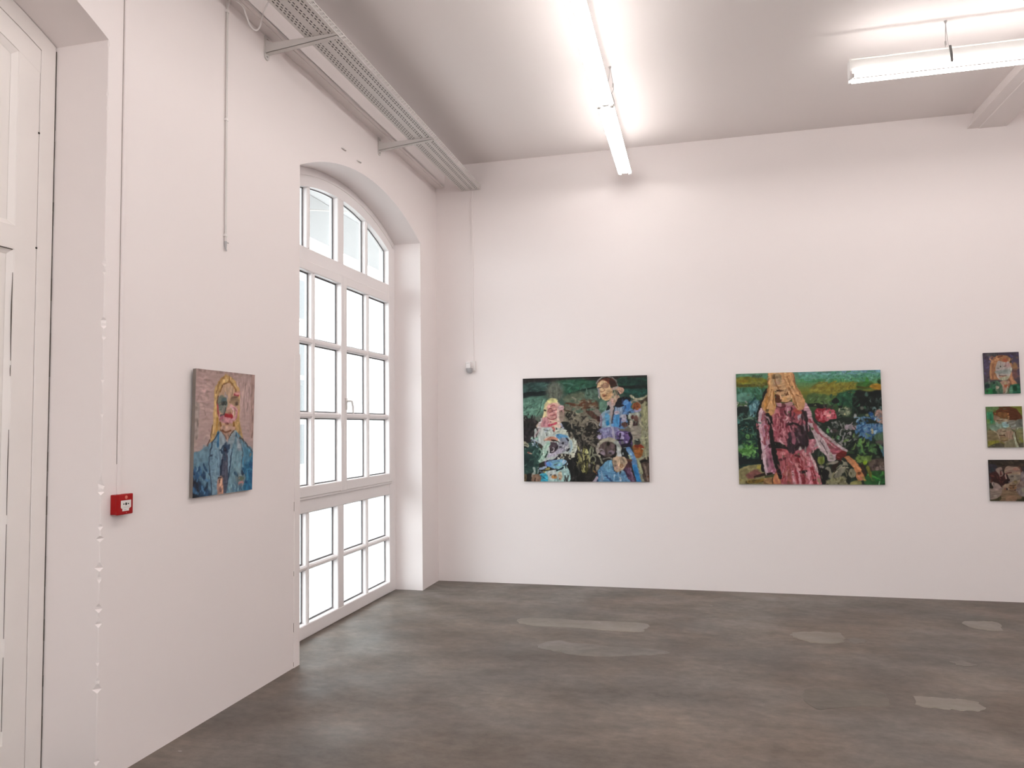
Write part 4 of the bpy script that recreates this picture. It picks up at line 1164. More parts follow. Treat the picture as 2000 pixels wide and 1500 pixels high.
    p('0,0 400,0 300,400 250,700 470,950 250,1440 0,1440', '#26221e', 14); d(22, 20, 0, 330, 420, ['#7a7264', '#4b463d', '#8f8676', '#1c1915'], 110, 34); l('130,520 100,640 70,780', 56, '#8c9176'); l('185,540 170,740', 40, '#7d8069'); e(15, 640, 44, 60, '#c6c692')
    A.ring(175, 850, 80, 90, 32, '#7d7f6b'); l('200,715 330,750 430,940', 50, '#80816f'); e(90, 1010, 32, 70, '#77706a'); l('30,900 20,1200', 60, '#4d4a22'); l('200,1140 250,1180', 40, '#8a6a40'); l('250,1170 270,1220', 26, '#a3542a'); d(8, 0, 1150, 260, 1420, ['#2e2822', '#1a1613'], 160, 40)
    p('1240,100 1700,0 1710,1460 1400,1460 1290,800', '#8b8a74', 20); p('1180,0 1440,0 1420,300 1240,330', '#8d867a', 16); l('1560,180 1590,420 1580,560', 16, '#5f6048'); l('1500,250 1520,420', 70, '#a5a684')
    p('1430,920 1690,810 1720,1460 1560,1460', '#54443c', 10); l('1530,980 1600,1200 1640,1400', 50, '#7b6a5f'); l('1630,950 1670,1200', 34, '#6a584e'); l('1430,915 1540,880 1680,820', 60, '#1f1a16'); l('1500,1050 1570,1300', 24, '#3a2c26'); e(1640, 1310, 22, 26, '#5f3a26')
    p('330,50 840,0 800,330 420,310 300,250', '#7d7a9e', 16); l('420,60 520,110 600,50', 60, '#8d95b4'); e(355, 240, 58, 72, '#aa9fbb', 14); d(16, 420, 60, 800, 290, ['#6a6590', '#9a97b8', '#5a5078', '#8a86ac'], 120, 40); l('690,0 720,140 740,290', 62, '#aca7bb')
    p('820,120 1150,110 1230,360 1180,520 950,500 830,310', '#5d4a7a', 14); e(930, 170, 90, 55, '#a093bc', 16); e(950, 280, 50, 60, '#aca3c2', 14); e(1100, 190, 60, 70, '#75588e', 18); l('1150,160 1200,300 1120,440', 60, '#1c1024'); l('900,170 900,280', 40, '#2a1a3a'); l('840,330 960,340', 40, '#17101c'); p('950,440 1180,420 1170,540 960,540', '#1d1228', 12); e(960, 400, 40, 36, '#6d6a72'); e(1060, 380, 36, 24, '#a59ab8')
    A.ring(600, 590, 285, 270, 105, '#a29c8a', 150, 395); l('800,400 870,560 870,760', 110, '#a9afa8'); l('320,420 300,600 330,720', 46, '#a39a92')
    e(565, 590, 228, 215, '#5b4c4a', 10); e(450, 680, 85, 60, '#857680', 22); e(660, 660, 90, 52, '#867783', 22); e(590, 430, 46, 58, '#2a2018', 16); e(700, 500, 60, 70, '#6f5c5c', 20); l('350,700 480,790 640,800 760,720', 60, '#1d1515'); l('770,480 790,600 740,720', 40, '#241b1c'); l('330,600 400,570 480,600', 24, '#8d8486'); e(540, 660, 30, 50, '#3a2d2d', 16)
    l('460,830 600,800 680,830', 40, '#77746a'); l('850,640 870,700 900,760', 100, '#b4b8b8')
    p('960,520 1100,540 1090,760 950,740', '#1c2024', 12); e(982, 690, 20, 42, '#b5bdbb'); l('1000,550 1060,540', 22, '#6a7474')
    p('350,1080 590,870 700,950 740,1150 900,1210 1010,1150 1200,1460 280,1460 300,1220', '#5a88aa', 10); p('480,950 640,860 700,920 650,1150 520,1130', '#6fa2bf', 16); d(24, 320, 1050, 1100, 1420, ['#4a7296', '#7aa0bc', '#3f6288', '#8aa4bc', '#6a92b4'], 240, 36, 60); l('300,1200 300,1440', 40, '#243a5a'); l('540,1280 700,1420', 40, '#34507c'); l('900,1330 910,1390', 40, '#b9cad8'); l('760,1250 740,1320', 30, '#a4bac8')
    l('200,1440 290,1330', 70, '#a89aa8'); p('260,1000 350,1000 330,1100 270,1160', '#8c8270', 14)
    p('1080,880 1230,930 1190,1060 1000,1110', '#4a2a2e', 10); p('1000,1120 1150,1090 1320,1440 1190,1440', '#62445f', 12); l('1020,1130 1120,1280', 50, '#3a1f3c'); l('1170,1080 1250,1400', 50, '#7a6078')
    l('1120,570 1230,760 1310,1080 1400,1440', 125, '#6089b6'); l('1290,1040 1350,1250 1400,1440', 110, '#2f80ba'); l('1130,600 1220,780', 50, '#86a9c6'); l('1140,740 1180,820', 44, '#98a68c')
    l('1380,840 1420,1000 1480,1200', 60, '#a7ab86'); l('1090,860 1180,880', 60, '#6f4a38')
    p('720,800 900,770 1030,790 1085,930 1010,1080 880,1175 760,1150 710,950', '#b59e86', 10); l('820,800 840,880 880,980', 76, '#d2b598'); l('960,830 1010,920', 50, '#8f806a'); e(800, 1040, 60, 60, '#a98b7c', 16); A.ring(940, 1010, 36, 34, 20, '#9c6c42'); l('740,1010 780,900', 30, '#8c7a6a'); l('860,1100 920,1060', 30, '#c7a888')
    p('1250,490 1390,440 1570,560 1490,740 1340,810 1270,640', '#955d28', 10); p('1280,480 1430,450 1530,540 1400,560', '#8a3018', 14); d(12, 1290, 540, 1530, 760, ['#a86a28', '#8a4a1c', '#b5803c', '#7a4018'], 90, 30); p('1290,330 1400,310 1430,440 1290,460', '#3b4038', 10); l('1320,310 1360,350', 36, '#8f968a'); l('1320,380 1380,370', 22, '#14181a')
    # loose foliage that ties the two figures together
    A.fr(1010, 720, 6.382)
    p('560,670 640,665 740,720 800,850 720,870 690,800 600,740', '#232623', 6)
    d(60, 640, 560, 860, 860, ['#7d7565', '#5a5448', '#8f8676', '#3a362f', '#6b6656', '#25221e'], 80, 24)
    d(70, 740, 680, 1030, 960, ['#2a2622', '#161412', '#4a453d', '#7a7264', '#1f1b17', '#8a8274'], 70, 20)
    l('870,690 910,650 980,670 1010,740', 22, '#8d8577'); l('880,780 960,760 1000,800', 16, '#1c1814'); l('840,890 900,850 960,900', 16, '#6a6458')
    d(26, 750, 960, 970, 1260, ['#8c8858', '#a8a468', '#5c5a34', '#2a2818', '#b4b07c'], 90, 16, 85)
    d(20, 90, 600, 260, 840, ['#1a1618', '#2f2826', '#0f0d0e', '#4a4240'], 90, 20, 85)
    d(16, 620, 1130, 780, 1390, ['#1c1a18', '#0f0e0d', '#3a3834'], 120, 22, 88)
    d(24, 560, 380, 960, 560, ['#6b6b58', '#7f7a66', '#5a4433', '#54705f', '#8a8472'], 90, 22, -10)
    d(20, 1560, 420, 1640, 1100, ['#9c9c76', '#848264', '#aaa886'], 120, 20, 88)
    A.img = A.img ** 1.10
    return A

# ---- picture: long-haired figure in a red dress among flowers
def pic_red_dress():
    A = Art(310, 244, [(1438.6, 730.0), (1719.8, 723.2), (1727.4, 947.2), (1444.4, 944.6)], 23)
    A.grad([(0, '#5f9280'), (.1, '#5f8a5c'), (.18, '#7a7a2a'), (.28, '#3f6030'), (.45, '#1f3428'), (.75, '#1c2c22'), (.88, '#3a4426'), (1, '#5f5c34')])
    p, l, e, d = A.poly, A.line, A.ell, A.dabs
    A.fr(1580, 715, 12.5)
    l('-200,170 400,170 900,160 1800,110', 110, '#6a9c98'); l('700,170 1200,150 1800,120', 90, '#6f9cb0'); l('-200,270 700,270 1800,240', 100, '#5f9c86'); l('-200,360 600,370 1800,300', 80, '#4f8c5c')
    d(40, -100, 150, 1740, 380, ['#5f9a8c', '#7aae9c', '#4a8a72', '#4f8f60', '#6fa4a4'], 260, 36, -3)
    p('60,520 400,430 1180,420 1190,570 860,600 720,700 400,730 100,680', '#857f2e', 30); d(26, 100, 440, 1160, 680, ['#928a34', '#7a7428', '#9a9440', '#8a7c24'], 300, 44, -6)
    p('1190,420 1530,400 1520,560 1180,570', '#3f6a2c', 25); l('1180,520 1350,540 1500,520', 50, '#4f4a14'); p('1480,520 1580,450 1770,470 1760,590 1620,600', '#a98020', 16)
    p('1370,330 1430,290 1460,420 1340,470', '#3a7a30', 18); e(1720, 400, 50, 60, '#24401c', 20)
    p('0,690 500,720 520,900 200,960 0,880', '#506a38', 30); p('700,720 900,620 1180,600 1190,900 1000,1000 720,920', '#1f4c33', 30); d(26, 500, 640, 1180, 980, ['#256040', '#17382a', '#2f6a48', '#1c4434', '#3a7a54'], 160, 40)
    p('1100,760 1180,600 1480,640 1780,610 1790,1100 1250,1180 1050,1100', '#0d1511', 25); p('540,880 670,770 730,880 640,930', '#0f1512', 14); d(16, 1350, 780, 1760, 1080, ['#24332c', '#3a4a44', '#141c18', '#52645e'], 110, 34, 80); e(1400, 700, 46, 60, '#48665a', 18)
    d(14, 20, 780, 520, 960, ['#5f7a48', '#42582f', '#6c8860', '#2f4426'], 130, 36); l('-40,960 200,960 400,990', 80, '#1a2019'); d(60, 420, 230, 1750, 330, ['#2c5a4a', '#35705c', '#1f4a3c'], 36, 14); d(20, 300, 440, 1150, 690, ['#5a5410', '#4a4a14'], 60, 14, 0)
    d(60, 700, 1000, 1780, 1500, ['#16201a', '#26302a', '#3a463e', '#0f1612'], 140, 44)
    p('720,1040 860,1020 990,1050 980,1210 870,1230 760,1160', '#66705a', 16); d(18, 720, 1020, 1010, 1220, ['#94a082', '#b0b494', '#7a8668', '#4a5444'], 90, 34); e(865, 1190, 20, 20, '#d4cc98')
    for x, y, rx, ry, c in ((1120, 1240, 40, 68, '#8f908c'), (1040, 1310, 50, 60, '#7d7d76'), (930, 1390, 70, 55, '#9c9796'), (1290, 1040, 44, 40, '#5a5e54'), (1590, 1060, 46, 56, '#64807e'), (1740, 1040, 40, 50, '#5f7c76'), (1420, 1210, 40, 34, '#7f8460'), (1640, 850, 24, 60, '#3f4c46')): e(x, y, rx, ry, c, 12)
    p('1150,1310 1420,1250 1600,1390 1780,1390 1800,1520 1140,1520', '#5f86a6', 16); d(24, 1170, 1270, 1760, 1500, ['#6f9cb8', '#3f6c94', '#8aaac0', '#2c5680', '#5f84ac'], 110, 40); l('1500,1160 1550,1280 1560,1420', 90, '#1f4b80'); e(1480, 1430, 30, 30, '#16304c'); l('1160,1330 1240,1310', 60, '#94b0c8')
    p('1610,1120 1790,1110 1800,1500 1660,1400', '#a2847a', 16); d(8, 1620, 1130, 1780, 1380, ['#b59488', '#8a7068', '#a8948a'], 100, 36, 10)
    p('160,1080 280,1030 560,1060 670,1180 660,1330 480,1400 220,1350 150,1220', '#8a1f2c', 10); p('350,1110 560,1070 665,1180 655,1310 520,1370 390,1310', '#c2606e', 14); d(22, 180, 1080, 650, 1350, ['#a83444', '#d07a84', '#7a1420', '#b84c5c', '#e09c9c'], 110, 40); e(480, 1220, 60, 70, '#dc9696', 16); l('300,1140 310,1280', 50, '#c06a74'); l('200,1100 260,1180', 50, '#b84858'); l('230,1010 330,1020', 60, '#221a18')
    d(10, 380, 960, 640, 1060, ['#5a4444', '#7a5a5a', '#3a302e'], 90, 34)
    # left background
    A.fr(1430, 715, 12.5)
    l('100,220 400,215 900,195', 80, '#5f8c70'); p('100,290 520,270 860,330 860,470 450,440 100,430', '#7c7a22', 20); e(270, 370, 140, 40, '#8f7a1c', 25); l('110,470 400,480 760,480', 70, '#555016'); d(20, 400, 330, 860, 560, ['#6f7030', '#4a4a18', '#7d7c3c', '#5f6a30'], 130, 30, 10)
    for k in range(9): l('%d,%d %d,%d %d,%d' % (510 + k * 26, 300 - (k % 3) * 20, 525 + k * 26, 225 + (k % 2) * 30, 545 + k * 26, 285), 12, '#3c4a38')
    p('110,560 860,540 780,700 740,900 110,880', '#35654a', 30); d(26, 120, 540, 760, 860, ['#2f6040', '#3f7a60', '#4d8070', '#24502f', '#5f9080'], 200, 46, 60); p('120,700 360,640 420,780 300,880 120,850', '#5a8878', 25); e(420, 740, 70, 100, '#5c8c78', 25, 1, 20)
    d(12, 130, 880, 380, 1020, ['#b8b2b2', '#9c9a9a', '#cfc6c4', '#6a6c6c'], 80, 34)
    p('110,1030 420,1000 660,1150 660,1520 110,1520', '#14241f', 16); p('440,860 640,840 700,930 690,1080 560,1130 450,1200 430,1020', '#567f86', 14); d(22, 430, 850, 690, 1220, ['#6a98a0', '#45707a', '#7ca6aa', '#2c5560'], 120, 40); l('400,960 470,900 580,780', 50, '#1c4a4a')
    d(22, 130, 1200, 620, 1480, ['#3f5f50', '#5a7a68', '#223a32', '#4a6c60', '#17302c'], 150, 42); l('150,1300 190,1420', 40, '#4f8a86'); l('260,1280 240,1480', 34, '#4a7068'); l('300,1300 440,1270 520,1300', 46, '#62806a')
    l('870,570 790,720 740,900 660,1080 640,1260 650,1520', 60, '#14100c')
    # lower left
    A.fr(1430, 830, 12.5)
    p('140,0 680,0 730,1000 170,1010', '#14302a', 16); d(24, 160, 0, 620, 260, ['#2c5048', '#1a3a34', '#3f6a5c', '#0f2420'], 150, 40, 80); e(420, 270, 74, 70, '#5c8c4e', 18); d(22, 170, 190, 620, 480, ['#3f7048', '#2a5a3a', '#568a54', '#1c4a34', '#64945c'], 110, 44); e(380, 600, 210, 130, '#4a7c38', 30); d(34, 170, 480, 640, 760, ['#5f9444', '#3a6c2c', '#6fa458', '#2c5c3a', '#77a85f'], 130, 44); e(220, 530, 60, 44, '#74a078', 16); d(10, 280, 760, 560, 900, ['#3f6844', '#5a8058', '#2c4c38'], 90, 36)
    l('170,900 400,880 740,880', 130, '#0f1a1a'); l('170,800 300,790', 50, '#0c1614'); l('230,760 220,720', 40, '#0c1614')
    p('190,1060 640,950 770,1000 810,1280 1010,1270 1010,1460 170,1460', '#8b8359', 14); e(690, 1020, 70, 50, '#ab9d48', 20); p('350,1200 560,1090 730,1160 640,1240 500,1300 380,1270', '#83524b', 20); l('560,1260 680,1220 780,1200', 60, '#2f1a10'); l('430,1370 620,1350 760,1340', 90, '#7d6222'); d(10, 200, 1320, 780, 1430, ['#5a4a1c', '#9a7c30', '#4a3a14', '#8a7a44'], 160, 36, 0); p('800,1300 1000,1280 1010,1450 790,1450', '#94714a', 14)
    l('650,0 670,300 700,700 770,1100', 80, '#110d0a')
    # dress
    A.fr(1430, 715, 12.5)
    p('700,1020 880,1090 1000,1150 1100,980 1480,940 1600,1060 1780,890 1880,1010 1950,1250 1950,1560 680,1560 655,1250', '#9c5a62', 8)
    p('700,1020 830,1080 900,1200 890,1520 690,1520 655,1250', '#a8767e', 10); l('715,1050 675,1250 700,1520', 56, '#ccacb2'); l('830,1180 860,1400', 90, '#7a404a'); l('760,1250 790,1500', 50, '#b8848e')
    p('1000,1100 1160,1110 1200,1520 1020,1520', '#b86f76', 12); l('1060,1140 1100,1400', 60, '#c98a88'); l('1130,1160 1150,1250', 24, '#8a3a40')
    p('1180,1000 1300,960 1340,1520 1210,1520', '#7a3440', 14); p('1320,980 1440,1000 1420,1200 1330,1250', '#a8707c', 14); l('1370,1050 1350,1180', 30, '#c49aa0'); l('1450,1020 1440,1200 1440,1340', 46, '#330d10'); l('1270,1100 1290,1280', 30, '#a05a66')
    d(10, 1280, 1260, 1420, 1400, ['#d0989a', '#b06a70', '#5f1c24'], 40, 26); l('1380,1360 1400,1500', 50, '#c07a80'); p('1460,1060 1580,1060 1600,1300 1500,1420 1460,1300', '#974850', 14)
    p('1080,870 1200,895 1210,990 1110,970', '#b2838b', 10); p('1290,910 1470,870 1490,950 1380,970', '#b98c8e', 10); l('1090,980 1200,1010 1310,980', 24, '#4a1c22')
    p('880,1190 960,1200 1025,1400 1010,1560 900,1560 868,1350', '#140c08', 8)
    p('1780,890 1870,990 1950,1200 1950,1380 1770,1120', '#c69aa6', 10); l('1560,1090 1660,1150 1740,1190', 90, '#a84a40'); p('1600,1240 1740,1190 1750,1480 1680,1440', '#aaa2aa', 12); l('1790,1140 1800,1320 1810,1540', 90, '#3c2c30'); l('1500,1490 1600,1430 1710,1520', 42, '#2a1216'); l('1890,1300 1950,1380', 40, '#8f3f4c')
    # face and hair
    p('990,170 1220,170 1270,330 1350,540 1445,800 1400,870 1250,895 1150,800 1040,620 950,400', '#c29b72', 8); e(1110, 330, 130, 150, '#a38c6a', 24); e(1030, 270, 46, 60, '#6e5434', 22); e(1190, 270, 34, 46, '#8a7a5a', 20); l('1080,250 1120,400', 30, '#bda286'); e(1110, 420, 70, 40, '#b8957c', 20); l('1150,520 1200,510', 20, '#8a6038')
    l('1115,605 1170,600 1230,605', 30, '#39200f'); p('1040,720 1140,700 1210,860 1080,890', '#5a2f14', 10); l('1130,640 1160,680', 30, '#d0aa80'); l('1180,700 1200,800', 40, '#d6aa84'); l('1340,560 1380,640 1330,720', 34, '#6a4220'); l('1290,690 1400,690', 20, '#5a3418'); l('1220,870 1320,895 1445,830', 20, '#56341a'); e(1290, 810, 70, 50, '#cda06a', 18)
    p('890,175 1000,170 960,380 1040,560 1045,760 1085,1000 1000,1190 880,1170 735,1000 780,800 880,560', '#c5965f', 8); p('1210,165 1500,165 1555,440 1710,700 1790,880 1710,1070 1580,1060 1450,780 1330,520 1240,300', '#c09063', 8)
    for s, w_, c in (('940,180 930,400 950,560 900,800 880,1060', 40, '#d9ad78'), ('910,300 890,560 820,780', 24, '#a0703c'), ('970,560 990,760 970,1000', 50, '#d6a874'), ('880,760 830,940 850,1060', 60, '#b8823f'), ('1020,620 1010,860 1040,980', 22, '#94622f'), ('1300,170 1340,350 1460,560 1560,800', 36, '#d8ac7a'), ('1420,180 1480,420 1600,660 1700,860', 34, '#d2a270'), ('1360,250 1440,500', 18, '#8f6236'), ('1530,300 1540,460 1680,700', 26, '#9c6a40'), ('1480,600 1580,860 1620,1040', 50, '#d4a67a'), ('1560,700 1680,760', 20, '#8a5a38'), ('1340,560 1460,780', 30, '#dcb488'), ('960,400 1010,560', 24, '#dab07c')): l(s, w_, c)
    e(880, 1090, 40, 34, '#6f5f34', 12); l('840,1070 920,1070', 22, '#3a2412'); l('885,200 880,380', 16, '#7a3f38'); l('1510,190 1555,430', 18, '#9a5a44')
    A.fr(1430, 830, 12.5)
    p('690,0 900,0 925,300 965,600 1010,900 1095,1170 960,1190 855,1215 790,1000 745,700 700,350', '#a9788a', 8); l('730,300 780,620 800,900 850,1170', 74, '#ccb2ba'); l('840,40 860,180 870,320', 84, '#8a3a44'); l('720,60 740,300', 50, '#c9a4aa'); l('850,820 880,1000', 56, '#7f6068'); l('930,650 960,900 1020,1120', 60, '#96566a'); e(860, 480, 70, 90, '#b0909e', 20); l('870,1195 970,1170', 54, '#1f0f0c'); e(930, 505, 36, 44, '#3a1018', 14)
    p('1000,0 1950,0 1950,1460 1225,1460 1195,1100 1080,600 975,300', '#a35c66', 8)
    p('1010,50 1250,30 1285,250 1350,460 1180,440 1000,260', '#b5727c', 12); l('1130,50 1170,160', 60, '#7c202e'); l('1060,120 1090,250', 50, '#a84858'); l('1150,240 1175,380 1260,470', 46, '#d4a8ac'); l('1240,100 1290,300', 40, '#c08088'); l('1290,50 1330,180', 60, '#4c161e'); l('1400,20 1420,120', 70, '#c07078')
    p('1380,200 1560,60 1810,40 1870,350 1810,570 1570,610 1490,700 1350,610', '#37242c', 12); l('1450,120 1500,280 1510,430', 86, '#8c5664'); l('1600,100 1680,250', 60, '#574048'); l('1580,300 1640,420', 40, '#6a505a'); l('1740,0 1800,120', 60, '#8c8084'); l('1850,20 1938,160', 60, '#bd8f9c'); l('1860,180 1900,330', 50, '#2a2622')
    p('985,410 1180,430 1350,540 1370,670 1240,570 1050,560', '#160d0b', 8); l('1200,500 1260,540', 40, '#2f2020')
    p('1100,620 1330,590 1410,720 1380,880 1180,910', '#a3555b', 12); e(1240, 690, 70, 40, '#c07a7c', 18); l('1150,850 1230,830 1320,810', 62, '#5f2630'); l('1080,600 1200,610', 30, '#6a1a20')
    p('1370,800 1700,690 1950,1000 1950,1460 1220,1460 1190,950', '#a65b60', 12); l('1560,740 1640,780', 60, '#4a141a'); l('1600,850 1650,960 1690,1100', 100, '#7c2026'); l('1540,1120 1580,1250 1600,1390', 56, '#8c2c38'); l('1240,1190 1250,1290 1240,1390', 50, '#7f1014'); p('1640,1120 1850,1105 1880,1270 1780,1180 1690,1190', '#1c0808', 8); l('1480,1130 1500,1280 1530,1440', 60, '#d09aa2'); l('1600,1110 1640,1280 1670,1440', 50, '#d39ea8'); e(1580, 970, 42, 46, '#d08c88', 10); l('1590,1040 1640,1090', 50, '#cf9292'); e(1310, 1180, 60, 55, '#d08c80', 14); l('1750,680 1830,820 1930,1000', 100, '#c28c90'); e(1660, 580, 36, 44, '#aaa29a', 10); l('1780,540 1790,640', 40, '#8f8884'); l('1400,1000 1400,1200 1400,1440', 96, '#98564e'); l('1730,1230 1740,1400', 70, '#7a1824'); l('1830,1180 1900,1440', 80, '#d0a0a8'); l('1340,990 1440,1030', 24, '#cf8a7c'); d(14, 1400, 720, 1900, 1100, ['#b86c70', '#8c3c44', '#cc9494', '#94484c'], 160, 36, 70); l('1560,540 1660,470 1750,540', 50, '#241014')
    p('1030,1200 1120,1190 1195,1440 1005,1440', '#b7794f', 10); l('1100,1220 1150,1380', 30, '#cf9468'); l('990,1290 990,1420', 24, '#3f2410'); l('1170,1180 1190,1270', 40, '#1a0c08')
    l('955,0 975,280 1010,560 1060,800 1130,1080 1185,1260', 100, '#140c08')
    # right: flowers, outstretched sleeve, arm
    A.fr(1580, 830, 12.5)
    p('240,0 1820,0 1840,1490 260,1490', '#1e2a20', 8); d(90, 200, 0, 1800, 1450, ['#26362a', '#16201a', '#36463a', '#2c4230', '#101812', '#44523f'], 170, 56)
    p('1170,0 1790,0 1800,190 1400,360 1150,260', '#4f7b9e', 25); d(30, 1170, 0, 1780, 330, ['#5f8cac', '#34608c', '#7a9ab4', '#1f4a78', '#6a7aa0'], 130, 46); p('1400,190 1620,210 1500,400', '#3b6086', 20); e(1530, 160, 40, 70, '#bdb188', 10, 1, -15); p('1580,250 1810,200 1810,430 1610,380', '#4f6b50', 20); e(1710, 440, 80, 70, '#605858', 20); l('1730,520 1790,640 1810,740', 70, '#4f7c90'); e(1550, 570, 130, 110, '#3f6238', 30); e(1240, 440, 56, 100, '#5f8a48', 18); e(1260, 650, 60, 60, '#4d784a', 18); l('1320,330 1350,520', 70, '#0a140e'); l('1030,240 1090,350 1120,480', 110, '#1c2422'); l('1660,500 1700,650 1780,860', 70, '#0d1812'); d(18, 1150, 500, 1650, 760, ['#3f6440', '#2a4a30', '#527a48', '#1a3020'], 120, 46)
    p('1140,780 1480,760 1470,900 1200,910', '#5f7b38', 18); d(12, 1140, 760, 1520, 900, ['#77924a', '#4a6430', '#87a05c'], 120, 44); e(1350, 930, 50, 58, '#82a020', 14); p('1440,900 1820,830 1840,1140 1550,1150', '#5a4c44', 20); d(12, 1480, 880, 1800, 1120, ['#75675e', '#453a34', '#8c7a74'], 120, 44); e(1640, 1070, 40, 50, '#8c7872', 14); p('1380,1180 1830,1140 1850,1490 1370,1490', '#2a5b2c', 20); l('1440,1210 1570,1270 1690,1340', 60, '#4a9c40'); d(12, 1480, 1180, 1820, 1440, ['#1f6a30', '#3f8a3c', '#1c4a24', '#5a7a40'], 150, 44); l('1270,970 1300,1080 1360,1220', 70, '#38251b'); l('1410,1030 1450,1120 1490,1260', 70, '#6c6c28'); l('1690,1380 1690,1460', 22, '#9ac8a0')
    p('470,1330 820,1250 960,1470 460,1480', '#8b8765', 16); p('970,1450 1100,1350 1240,1360 1260,1490', '#8b8953', 14); l('700,1370 720,1460', 30, '#2f2c18'); d(8, 500, 1300, 900, 1440, ['#9c9878', '#6f6c48', '#a8a284'], 120, 44); l('900,1280 960,1420', 60, '#1c201a')
    l('450,1080 500,1220 660,1230 800,1100 880,960', 130, '#848170'); l('600,1180 800,1000', 40, '#a09c8c'); p('540,1060 620,930 780,880 700,980 600,1170', '#2a1a0e', 10); l('430,960 560,930 680,900', 60, '#8f897c'); e(300, 1020, 60, 50, '#7c7672', 14); e(1040, 1180, 95, 110, '#87836b', 14); e(1020, 1180, 20, 34, '#4a4a2c', 10); p('900,1080 980,1060 960,1160 880,1240', '#23261f', 10)
    e(290, 860, 95, 100, '#7b8540', 14); e(310, 870, 50, 60, '#66742c', 14); l('170,760 130,900', 60, '#1c1814'); l('400,780 400,900', 50, '#1a1a12'); p('240,1080 480,1130 440,1350 480,1490 270,1490', '#0f0c0a', 12)
    e(110, 480, 110, 140, '#a86c78', 18); d(12, 20, 360, 230, 640, ['#c28890', '#8a4450', '#d0a0a4', '#7a2c3c'], 100, 40); p('0,0 60,0 150,290 20,330', '#2a2a26', 12)
    for x, y, rx, ry, c in ((460, 140, 45, 60, '#62a05a'), (710, 310, 48, 42, '#55905a'), (600, 150, 90, 50, '#4a403e'), (1010, 60, 60, 70, '#8d8589'), (1100, 60, 50, 60, '#a58790'), (910, 60, 50, 70, '#a89aa0'), (640, 40, 70, 40, '#5f6260'), (920, 420, 60, 90, '#5c6252')): e(x, y, rx, ry, c, 12)
    A.ring(815, 200, 55, 85, 36, '#888986')
    p('20,-10 170,-10 330,140 560,350 920,610 890,670 650,760 640,860 470,890 420,760 240,580 140,300', '#b5a2a5', 8); p('90,-10 180,-10 260,180 420,320 640,500 820,620 700,710 540,690 430,440 300,290 180,190', '#97505b', 10); l('230,260 330,420 480,640', 70, '#bba6aa'); l('340,300 500,440 640,560', 26, '#b5848a'); l('270,390 350,500 440,700', 18, '#4a3a3e'); l('520,700 560,850', 70, '#9a948c'); l('150,300 260,540', 26, '#d0c2c4')
    p('640,770 740,660 870,640 915,710 820,800 700,855', '#6b1c18', 8); l('680,780 740,800', 26, '#8a3a34')
    p('860,800 950,750 1080,850 1230,1040 1260,1130 1350,1260 1290,1340 1160,1320 1110,1120 1010,960', '#b77a50', 8); l('910,800 1010,890 1090,1010', 42, '#d2976a'); l('1150,1000 1230,1100', 40, '#c98a5c'); e(1210, 1170, 42, 36, '#6a4020', 12); l('1200,1250 1280,1310', 60, '#b5745c'); l('1310,1270 1350,1360', 50, '#8c7a40')
    p('-20,690 60,740 200,1000 285,1490 -20,1490', '#b9717b', 8); l('10,690 130,930 215,1140', 56, '#c1a6a6'); l('60,1040 100,1200 150,1460', 90, '#8c2c34'); e(130, 1240, 40, 24, '#3f0c10', 8); e(130, 1330, 40, 16, '#4f1014', 8); l('10,850 40,1000', 60, '#d29aa2'); l('0,1150 30,1440', 60, '#cf949e'); l('140,780 230,1010 240,1200', 30, '#1a0f0e')
    # last touches over the dress and the border of flowers
    A.fr(1425, 710, 6.0)
    d(46, 520, 600, 700, 860, ['#b5727c', '#8c3c4a', '#c98a90', '#a05560', '#6a2630'], 110, 26, 82)
    d(30, 690, 600, 860, 780, ['#8a4a54', '#5c2c38', '#b07880', '#3c1c24', '#9c5a62'], 90, 24, 80)
    l('700,720 760,700 830,740 860,820', 26, '#241318'); l('650,560 680,640 670,740', 20, '#4a1820'); d(10, 640, 620, 720, 720, ['#c99aa0', '#a86a74', '#e0b4b4'], 34, 16)
    l('455,600 475,720 500,900 520,1000', 46, '#140c08'); l('380,560 360,680 385,900 420,1200', 26, '#cbb0b8')
    d(24, 380, 560, 470, 1100, ['#b8848e', '#c9a4aa', '#96566a', '#8a3a44'], 120, 18, 86)
    l('860,560 900,640 905,760 900,960', 26, '#2a1a1e'); l('930,700 1000,800 1110,980', 16, '#cfc0c2')
    d(46, 540, 1050, 1020, 1390, ['#b86c70', '#8c3c44', '#cf98a0', '#a45a5e', '#7a2026'], 130, 18, 78, .6)
    d(80, 1010, 690, 1480, 960, ['#8d8c88', '#4c5248', '#a59aa0', '#1c241e', '#3a463a', '#16201a', '#6c7468'], 66, 20)
    d(50, 1090, 830, 1760, 1120, ['#5f8a48', '#2f4a2c', '#1a3020', '#6f8c4a', '#101812', '#44523f'], 76, 24)
    d(30, 1480, 600, 1760, 820, ['#6f9cb8', '#34608c', '#8aaac0', '#1f4a78', '#4f6a80'], 60, 20)
    d(24, 1240, 380, 1760, 560, ['#0d1511', '#1c3a2a', '#24332c', '#2f5a40'], 80, 24)
    d(26, 100, 540, 340, 900, ['#1c3a34', '#2c5048', '#10201c', '#3f6a5c'], 80, 22)
    d(16, 1040, 1080, 1400, 1390, ['#8b8765', '#2a2c22', '#6f6c54', '#a09c84'], 80, 20)
    l('535,190 560,260 600,330', 12, '#8a5a34'); l('700,290 760,400 800,520', 12, '#8f6236'); l('500,300 470,420 440,520', 12, '#a0703c'); e(560, 165, 22, 16, '#7a6248', 8); e(600, 155, 18, 14, '#8a7458', 8); l('590,320 640,318', 8, '#4a2c18')
    A.fr(1580, 830, 12.5)
